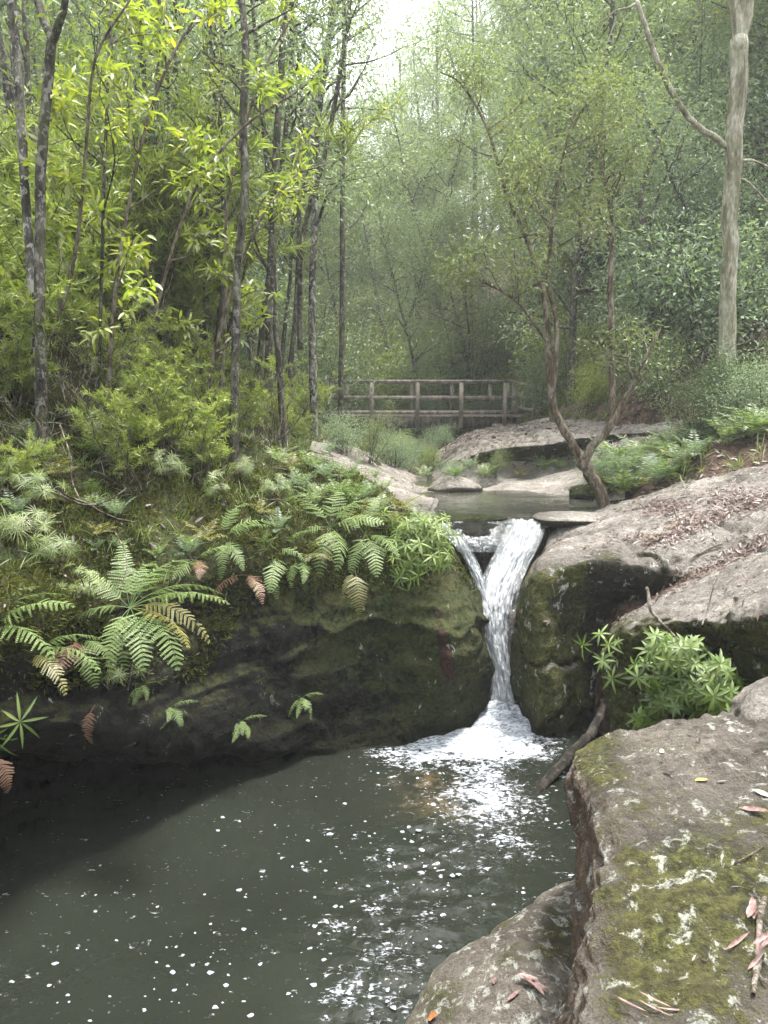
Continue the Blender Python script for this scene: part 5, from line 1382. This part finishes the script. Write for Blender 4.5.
for i in range(46):
    a, b = rng.uniform(0, 320), rng.uniform(330, 560)
    l, n_ = hit(a, b)
    if l[1] > 14 or l[2] < 1.7: continue
    small_fern(l, rng.uniform(.35, .8), i % 4, 'small fern among the moss and twigs of the left bank', 'small ferns of the left bank')

# ------------------------------------------------------------------ leafy plants with whorled narrow leaves
def leafy(name, label, stems, seed, L=.1, W=.018, mat='fan', cat='plant', nwh=7, branch=2):
    rg_ = np.random.default_rng(seed); st, fo_ = MB(), MB()
    base = stems[0][0]
    for s_ in stems:
        C = crom(np.array(s_), 4, 0); st.tube(C, np.linspace(.006, .003, len(C)), 5)
        tips = [(C[-1], unit(C[-1] - C[-4]))]
        for b in range(branch):
            i = rg_.integers(len(C) // 3, len(C)); w_ = walk(C[i], unit(C[-1] - C[0]) + rg_.normal(size=3) * .8, rg_.uniform(.08, .2), 4, .1, .03, rg_)
            st.tube(w_, np.linspace(.004, .002, 5), 4); tips.append((w_[-1], unit(w_[-1] - w_[0])))
        for tp, d in tips:
            f = gen_fan(rg_.integers(1 << 30), nwh, L * rg_.uniform(.8, 1.2), W, mat)
            V = np.concatenate(f.V); d = unit(d + np.array([0, -.45, .5]))
            q = Vector((0, 0, 1)).rotation_difference(Vector(d)).to_matrix()
            V = V @ np.array(q).T + tp
            T = np.concatenate(f.T); Q = np.concatenate(f.Q)
            fo_.add(V, T=T, Q=Q, tint=np.clip(np.concatenate(f.a) * .7 + rg_.random() * .3, 0, 1))
    e = empty(name, tuple(base)); tag(e, label, cat)
    for b, mt, pn in ((st, 'bark_brown', 'stems'), (fo_, mat, 'leaves')):
        me = b.mesh(name + '_' + pn, M[mt]); me.transform(Matrix.Translation(-Vector(base)))
        o = bpy.data.objects.new(pn, me); COL.objects.link(o); o.parent = e
    return e
r5_ = np.random.default_rng(5)
root = P(690, 700, Y=5.75); stems = []
for i in range(46):
    u = r5_.random(); x = 640 + 100 * u + r5_.normal() * 4; y = np.interp(x, [630, 650, 690, 730, 745], [660, 645, 640, 668, 680]) + 68 * r5_.random() ** 1.0
    if y > 722: y = 715
    Yd = np.interp(x, [620, 690, 745], [5.75, 5.3, 4.85]) - .06 - r5_.random() * .22 + (y - 640) * .0006
    tip = P(x, y, Y=Yd); st0 = root + r5_.normal(size=3) * [.14, .05, .1]
    mid = (st0 + tip) / 2 + [0, -.05, .08]
    stems.append([st0, mid, tip])
leafy('leafy_plant', 'leafy bright green plant filling the hollow of the rounded boulder', stems, 71, L=.10, W=.023, nwh=8, branch=3)
root = P(622, 680, Y=6.4)
leafy('leafy_plant', 'three light green leaf sprays poking out left of the rounded boulder',
      [[root, P(612, 655, Y=6.25), P(600, 634, Y=6.1)], [root, P(615, 665, Y=6.2), P(603, 660, Y=6.05)], [root, P(628, 650, Y=6.1), P(618, 642, Y=6.05)], [root, P(622, 672, Y=6.1), P(612, 678, Y=5.95)]], 72, L=.10, W=.02, nwh=7, branch=1)
root = P(415, 560, Y=7.5); stems = []
for i in range(44):
    x, y = r5_.uniform(392, 448), r5_.uniform(520, 596)
    if y > np.interp(x, [390, 420, 448], [598, 590, 580]): continue
    tip = P(x, y, Y=7.28 - .25 * r5_.random() + .003 * (560 - y)); st0 = root + r5_.normal(size=3) * [.15, .1, .05]
    stems.append([st0, (st0 + tip) / 2 + [0, -.04, .1], tip])
leafy('leafy_bush', 'yellow green leafy bush on the lip at the top of the mossy boulder', stems, 73, L=.11, W=.018, nwh=6, branch=3)
root = P(-20, 715, Y=4.55)
leafy('leafy_plant', 'narrow leaved plant poking in low at the left edge', [[root, P(5, 712, Y=4.4), P(20, 722, Y=4.3)], [root, P(-5, 720, Y=4.4), P(-8, 735, Y=4.35)]], 74, L=.17, W=.018, nwh=8, branch=0)
for i, (x, y, lab) in enumerate(((168, 722, 'little fern below the largest fern on the dark wall'), (240, 735, 'little green fern low on the dark wall centre'), (300, 712, 'bright little fern on the wall left of the boulder face'), (141, 700, 'pale small sprig on the dark wall under the largest fern'))):
    l, n_ = hit(x, y - 14)
    e = fern(tuple(l + n_ * .02), n_, [(a, .19 * (.8 if i == 3 else 1), t_, A_) for a, t_ in ((180, -45), (140, -35), (220, -40), (90, 0), (-90, 0), (160, -10))], lab)
# grassy whorled tufts on the left edge
for i, (x, y, s_) in enumerate(((15, 545, .8), (35, 510, .6), (8, 500, .7), (165, 480, .6), (80, 600, .4), (110, 690, .6), (240, 480, .6), (50, 560, .6), (215, 500, .5), (95, 445, .7), (270, 500, .5))):
    l, n_ = hit(x, y); st = []
    for k in range(7):
        d = np.array([r5_.normal() * .12, -abs(r5_.normal()) * .1, .16 + .12 * r5_.random()]) * s_; st.append([l, l + d * .5 + [0, 0, .02], l + d])
    leafy('grassy_plant', 'spiky pale green tuft on the mossy left bank', st, 900 + i, L=.13 * s_, W=.0045, nwh=22, branch=1, mat='grass')['group'] = 'spiky tufts on the mossy left bank'

# ------------------------------------------------------------------ footbridge
def wood_mat():
    m, nt, out = new_mat('wood_weathered'); g = G(nt)
    pos = g.n('NewGeometry').outputs['Position']
    n1 = g.noise(3, 5, .65, g.scaled(pos, (2.5, 2.5, .8)), .3); n2 = g.noise(25, 4, .7, pos)
    col = g.ramp(n1, [(.3, (.09, .073, .055)), (.5, (.22, .185, .15)), (.7, (.38, .35, .30))])
    col = g.mix(.5, col, g.ramp(n2, [(.3, .4), (.7, 1.3)]), 'MULTIPLY')
    b = g.n('BsdfPrincipled'); g.l(col, b.inputs['Base Color']); b.inputs['Roughness'].default_value = .85
    g.l(g.bump(g.m('ADD', n1, n2), .7, .02), b.inputs['Normal'])
    g.l(b.outputs[0], out.inputs[0]); return m
M['wood'] = wood_mat()
YN, YF = 21.0, 22.5
def X_(px, Y=YN): return (px - 384) / FPX * Y / 1.0 * (CP * 1.0 + 0.0) / CP * 1.0
deck_z = P(450, 417, Y=YN)[2]; rail_z = P(450, 382, Y=YN)[2]; low_z = P(450, 428.5, Y=YN)[2]; mid_z = P(450, 398, Y=YN)[2]
xl, xr = P(318, 400, Y=YN)[0], P(519, 400, Y=YN)[0]
br = empty('footbridge', ((xl + xr) / 2, (YN + YF) / 2, low_z)); tag(br, 'weathered timber footbridge with post and rail sides over the creek', 'footbridge')
BO = np.array(br.location)
def bpart(name, boxes, parent=br, mat='wood'):
    mb = MB()
    for c, s_ in boxes: mb.box(np.array(c) - BO, s_)
    o = bpy.data.objects.new(name, mb.mesh(name, M[mat], smooth=False)); COL.objects.link(o); o.parent = parent; return o
bd = []
x = xl - .6
while x < xr + .35:
    bd.append(((x + .07, (YN + YF) / 2, deck_z + .02 + rs.normal() * .003), (.132, YF - YN + .16 + rs.uniform(-.04, .04), .045))); x += .145
bpart('deck', bd)
M['wood_dark'] = bark_mat('wood_beam', (.03, .024, .018), (.075, .062, .05), (.13, .11, .09), 8)
for yy in (YN + .05, YF - .05): bpart('beam', [(((xl + xr) / 2 - .3, yy, (deck_z + low_z) / 2 - .005), (xr - xl + .5, .12, deck_z - low_z - .012))], mat='wood_dark')
pn = [330, 372, 417.5, 461, 504.5]; 
for k, pxx in enumerate(pn):
    c = P(pxx, 400, Y=YN)[0]
    bpart('post', [((c, YN - .07, (low_z + rail_z) / 2 + .03), (.105, .1, rail_z - low_z + .02))])
for k, pxx in enumerate((348, 370, 412, 452, 490, 508)):
    c = P(pxx, 400, Y=YF)[0]
    bpart('post', [((c, YF + .07, (deck_z + rail_z) / 2), (.1, .1, rail_z - deck_z + .1))])
bpart('post', [((P(515.5, 400, Y=YN)[0], YN + .1, (low_z + rail_z) / 2 - .05), (.15, .15, rail_z - low_z + .2))])
for (yy, x0, x1) in ((YN - .05, xl - .5, xr - .05), (YF + .05, xl - .5, xr - .2)):
    bpart('rail', [(((x0 + x1) / 2, yy, rail_z + .02), (x1 - x0, .14, .07))])
    off_ = -.0 if yy < 22 else .0
    bpart('rail', [(((x0 + x1) / 2, yy + (.09 if yy < 22 else -.09), mid_z), (x1 - x0, .05, .12))])
    bpart('rail', [(((x0 + x1) / 2, yy + (.09 if yy < 22 else -.09), deck_z + .12), (x1 - x0, .05, .09))])
bpart('abutment', [((P(510, 430, Y=YN)[0] - .02, YN + .4, low_z - .12), (.95, 1.0, .5))])
bpart('abutment', [((xl - .3, YN + .6, low_z - .1), (.8, 1.4, .5))])
# sloping rails of the steps beyond
def beam(a, b, th, parent=br, name='rail'):
    a = np.array(a) - BO; b = np.array(b) - BO; mb = MB(); mb.tube(np.array([a, (a + b) / 2, b]), th, 4)
    o = bpy.data.objects.new(name, mb.mesh(name, M['wood'], smooth=False)); COL.objects.link(o); o.parent = parent
for y0, y1, dy in ((382, 393, 0), (395, 405, 0), (407, 415, 0)):
    beam(P(514, y0, Y=YN + .2), P(556, y1, Y=YN - 1.2), .06)
beam(P(553, 388, Y=YN - 1.1), P(554, 425, Y=YN - 1.1), .06, name='post'); beam(P(534, 384, Y=YN - .4), P(534, 422, Y=YN - .4), .06, name='post')

# ------------------------------------------------------------------ log and sticks
M['bark_wet'] = bark_mat('bark_wet', (.012, .01, .008), (.03, .024, .02), (.075, .065, .055), 10)
def log(name, label, spec, mat, cat, rough=.12, sides=10, twigs=()):
    mb = MB()
    C, rr = px_tube(spec); mb.tube(C, rr, sides, rough=rough)
    for s_ in twigs:
        c2, r2_ = px_tube(s_); mb.tube(c2, r2_, 6)
    base = C[0].copy(); me = mb.mesh(name, M[mat]); o = obj(name, me, tuple(base)); tag(o, label, cat); return o
log('driftwood_log', 'dark wet log slanting from the pool up between the boulders', [(534, 800, 5.9, 7), (540, 790, 5.98, 12), (558, 769, 6.2, 13), (578, 748, 6.4, 12), (592, 732, 6.6, 12), (600, 716, 6.8, 10), (604, 700, 7.0, 8)], 'bark_wet', 'log', .12, 10)
log('dead_branch', 'bare pale stick leaning on the rounded boulder above the leafy plant', [(678, 640, 5.3, 3), (664, 625, 5.35, 3.4), (651, 611, 5.45, 3.6), (649, 600, 5.5, 4), (647, 588, 5.55, 4)], 'twig', 'branch', .2, 6, [[(650, 606, 5.45, 2), (658, 598, 5.5, 1.5), (664, 586, 5.5, 1)]])
log('dead_branch', 'thin grey twig standing behind the leafy plant on the boulder', [(702, 625, 5.2, 2), (708, 608, 5.4, 1.8), (712, 592, 5.5, 1.4), (716, 575, 5.6, 1)], 'twig', 'branch', .2, 5)
def lay(spec, lift=.01):
    out_ = []
    for x, y, w_ in spec:
        l, n_ = hit(x, y); out_.append((l + n_ * lift, w_ / 2 / FPX * l[1]))
    return out_
def laid(name, label, spec, mat, cat, lift=.008, twigs=()):
    q = lay(spec, lift); C = crom(np.array([a for a, b in q]), 4, 0); rr = np.interp(np.linspace(0, 1, len(C)), np.linspace(0, 1, len(q)), [b for a, b in q])
    mb = MB(); mb.tube(C, rr, 7, rough=.2)
    for t_ in twigs:
        q2 = lay(t_, lift); mb.tube(np.array([a for a, b in q2]), np.array([b for a, b in q2]), 5)
    tag(obj(name, mb.mesh(name, M[mat]), tuple(C[0])), label, cat)
laid('stick', 'knobbly grey stick with side twig lying on the near ledge by the pink bark', [(753, 998, 5), (756, 975, 7), (759, 955, 7), (757, 935, 6), (762, 915, 8), (764, 900, 5)], 'twig', 'stick', .012, [[(757, 975, 3), (764, 985, 2.5), (772, 992, 2)]])
laid('stick', 'thin straight twig on the ledge at the right edge', [(735, 866, 2.2), (750, 857, 2.4), (764, 848, 2)], 'twig', 'stick', .008)
laid('stick', 'fallen dark branch across the slab top among the leaves', [(645, 546, 3), (660, 540, 3), (672, 530, 2.6), (678, 522, 2), (674, 508, 1.5)], 'bark_brown', 'stick', .02)
laid('stick', 'dead twig lying along the leaf streak on the slab', [(690, 560, 1.5), (705, 552, 2), (722, 545, 1.6)], 'bark_brown', 'stick', .02)

def leafthing(name, label, px_, py_, L_px, W_px, ang, col, cat='leaf', n=1, curl=.2, seed=0, lift=.006):
    l, n_ = hit(px_, py_)
    rg_ = np.random.default_rng(seed); mb = MB()
    k = l[1] / FPX / CP
    l2, _ = hit(px_ + math.cos(ang) * 6, py_ - math.sin(ang) * 6)
    ax = unit(l2 - l); 
    C, A, LL = [], [], []
    for i in range(n):
        a = unit(ax + (rg_.normal(size=3) * .45 if n > 1 else 0)); a = unit(a - n_ * np.dot(a, n_))
        C.append(l - a * L_px * k * .5 + n_ * (lift + .006 * i) + (rg_.normal(size=3) * .02 if n > 1 else 0)); A.append(a); LL.append(L_px * k * rg_.uniform(.8, 1.1) * (1.15))
    add_leaves(mb, np.array(C), np.array(A), np.tile(n_, (n, 1)) + rg_.normal(size=(n, 3)) * .1, np.array(LL), W_px * k * 1.2, rg_.random(n), bend=curl * -.3, seg=3, fold=.15)
    tag(obj(name, mb.mesh(name, M[col]), tuple(l)), label, cat)
def flat_leaf(name, c1, c2):
    m, nt, out = new_mat(name); g = G(nt); pos = g.n('NewGeometry').outputs['Position']
    b = g.n('BsdfPrincipled'); g.l(g.ramp(g.noise(60, 4, .6, pos), [(.35, c1), (.65, c2)]), b.inputs['Base Color']); b.inputs['Roughness'].default_value = .5
    g.l(b.outputs[0], out.inputs[0]); return m
M['l_yellow'] = flat_leaf('leaf_yellow', (.38, .2, .03), (.55, .36, .08)); M['l_dark'] = flat_leaf('leaf_dark', (.02, .016, .014), (.06, .045, .04))
M['l_pink'] = flat_leaf('leaf_pink', (.10, .052, .045), (.25, .17, .155)); M['l_orange'] = flat_leaf('leaf_orange', (.25, .08, .03), (.4, .17, .07)); M['l_grey'] = flat_leaf('leaf_grey', (.3, .26, .22), (.5, .46, .4))
leafthing('fallen_leaf', 'yellow gum leaf lying on top of the near ledge', 701, 782, 18, 6, .15, 'l_yellow', seed=1)
leafthing('fallen_leaf', 'curved dark leaf standing near the far edge of the near ledge', 689, 736, 15, 5, .75, 'l_dark', seed=2, lift=.012)
leafthing('fallen_leaf', 'smaller dark leaf just below the curved dark leaf', 699, 741, 9, 4, .5, 'l_dark', seed=3)
leafthing('fallen_leaf', 'long dark brown leaf slanting down left of the yellow leaf', 668, 774, 20, 4, -.6, 'l_dark', seed=4)
leafthing('fallen_leaf', 'pale pink strip of leaf at the right edge below the yellow leaf', 752, 812, 34, 9, -.35, 'l_pink', seed=5)
leafthing('fallen_leaf', 'tan leaf at the right edge above the pale pink strip', 762, 795, 20, 6, -.3, 'l_grey', seed=6)
leafthing('fallen_leaf', 'small pale chip of leaf left of the yellow leaf', 661, 752, 6, 4, .2, 'l_grey', seed=7)
leafthing('fallen_leaf', 'narrow brown leaf right beside the yellow leaf', 722, 783, 14, 3, -.1, 'l_dark', seed=8)
leafthing('peeled_bark', 'curled pink bark strips beside the knobbly stick', 750, 950, 34, 4, 1.3, 'l_pink', 'bark', 7, .5, 9)
leafthing('peeled_bark', 'pink bark scrap at the right edge above the knobbly stick', 762, 918, 26, 8, .9, 'l_pink', 'bark', 3, .6, 19)
leafthing('peeled_bark', 'bundle of pink leaves on the low waterside rock', 534, 985, 26, 6, -.5, 'l_pink', 'bark', 5, .5, 10, .012)
leafthing('fallen_leaf', 'dark pink leaf left of the pink bundle on the waterside rock', 515, 997, 22, 6, .4, 'l_pink', seed=11)
leafthing('fallen_leaf', 'small pink leaf nearest the moss on the waterside rock', 496, 982, 10, 6, 1.2, 'l_pink', seed=12)
leafthing('fallen_leaf', 'orange brown leaf low on the waterside rock by the moss', 433, 1018, 15, 9, .3, 'l_orange', seed=13)
leafthing('fallen_leaf', 'reddish bark slivers at the bottom of the near ledge', 648, 1012, 34, 3, -.3, 'l_pink', 'bark', 5, .4, 14)
# hanging dead frond and root fibres on the left wall
log('hanging_root', 'thin root dangling under the largest fern', [(134, 645, 4.95, 1.6), (132, 670, 4.93, 1.4), (128, 690, 4.95, 1.2)], 'twig', 'root', .1, 5)
log('vine', 'bare curved vine looping over the twigs of the left bank', [(60, 425, 6.0, 1.8), (70, 455, 5.7, 1.8), (72, 480, 5.6, 1.6), (80, 500, 5.5, 1.4)], 'twig', 'vine', .1, 5)
log('vine', 'pale looping vine below the thin wavy trunk', [(190, 432, 7.1, 1.8), (202, 455, 6.9, 1.8), (198, 478, 6.8, 1.6), (215, 486, 6.7, 1.5), (240, 468, 6.8, 1.4)], 'twig', 'vine', .1, 5)
e = bpy.data.objects.new('dead_frond', gen_frond(777, .3, 14, .05, 1.4, mat='fern_dead')); COL.objects.link(e); e.location = P(95, 705, Y=4.95); e.rotation_euler = (R(-70), 0, R(160)); tag(e, 'withered brown frond hanging on the dark wall low at left', 'frond')
e = bpy.data.objects.new('dead_frond', gen_frond(778, .3, 14, .08, 1.4, mat='fern_dead')); COL.objects.link(e); e.location = P(-12, 755, Y=4.4); e.rotation_euler = (R(-50), 0, R(-110)); tag(e, 'dull pink withered frond at the left edge near the dark water', 'frond')
HAZE = .0022
EXPOSURE = 1.9
# ------------------------------------------------------------------ haze
def haze(density):
    m, nt, out = new_mat('haze_air'); g = G(nt)
    v = g.n('VolumePrincipled'); v.inputs['Color'].default_value = (.9, .95, .93, 1)
    v.inputs['Density'].default_value = density; v.inputs['Anisotropy'].default_value = .2
    g.l(v.outputs[0], out.inputs['Volume'])
    mb = MB(); zmin = min(gV[:, 2].min(), -1.3) - 1.2
    tops = max(o.matrix_world.translation.z for o in bpy.data.objects if o.parent is None)
    ztop = max(gV[:, 2].max(), 0) + 26
    lo = np.array([gx[0] - 3, gy[0] - 3, zmin]); hi = np.array([gx[-1] + 3, gy[-1] + 3, ztop])
    mb.box((lo + hi) / 2, hi - lo)
    o = obj('haze', mb.mesh('haze', m, smooth=False)); tag(o, 'thin pale haze hanging in the forest air', 'haze', kind='stuff')
haze(HAZE)
# ------------------------------------------------------------------ world and light
w = bpy.data.worlds.new('World'); SC.world = w; w.use_nodes = True
nt = w.node_tree; nt.nodes.clear(); g = G(nt)
SUN_EL, SUN_AZ = 76, 60     # azimuth measured clockwise from +Y
sky = g.n('TexSky'); sky.sky_type = 'NISHITA'; sky.sun_disc = False
sky.sun_elevation = R(SUN_EL); sky.sun_rotation = R(SUN_AZ)
sky.air_density = 1.0; sky.dust_density = 6.0; sky.ozone_density = 1.0
cl = g.mix(.65, sky.outputs[0], (8.2, 8.4, 8.6))       # thin bright overcast over the blue
bg = g.n('Background'); g.l(cl, bg.inputs[0]); bg.inputs[1].default_value = .15
wo = g.n('OutputWorld'); g.l(bg.outputs[0], wo.inputs[0])
sd = bpy.data.lights.new('sun', 'SUN'); sd.energy = 3.6; sd.angle = R(10); sd.color = (1, .97, .91)
so = bpy.data.objects.new('sun', sd); COL.objects.link(so)
az = R(SUN_AZ); el = R(SUN_EL)
dirv = Vector((math.sin(az) * math.cos(el), math.cos(az) * math.cos(el), math.sin(el)))
so.rotation_euler = dirv.to_track_quat('Z', 'Y').to_euler(); so.location = dirv * 60

SC.view_settings.view_transform = 'Standard'; SC.view_settings.look = 'None'
SC.view_settings.gamma = 1; SC.view_settings.use_curve_mapping = False
SC.view_settings.exposure = EXPOSURE
cy = SC.cycles
cy.max_bounces = 5; cy.diffuse_bounces = 4; cy.glossy_bounces = 2; cy.transmission_bounces = 3; cy.transparent_max_bounces = 6; cy.volume_bounces = 0
cy.use_denoising = True
cy.sample_clamp_indirect = 6
cy.caustics_reflective = False; cy.caustics_refractive = False
cy.use_adaptive_sampling = True; cy.adaptive_threshold = .03
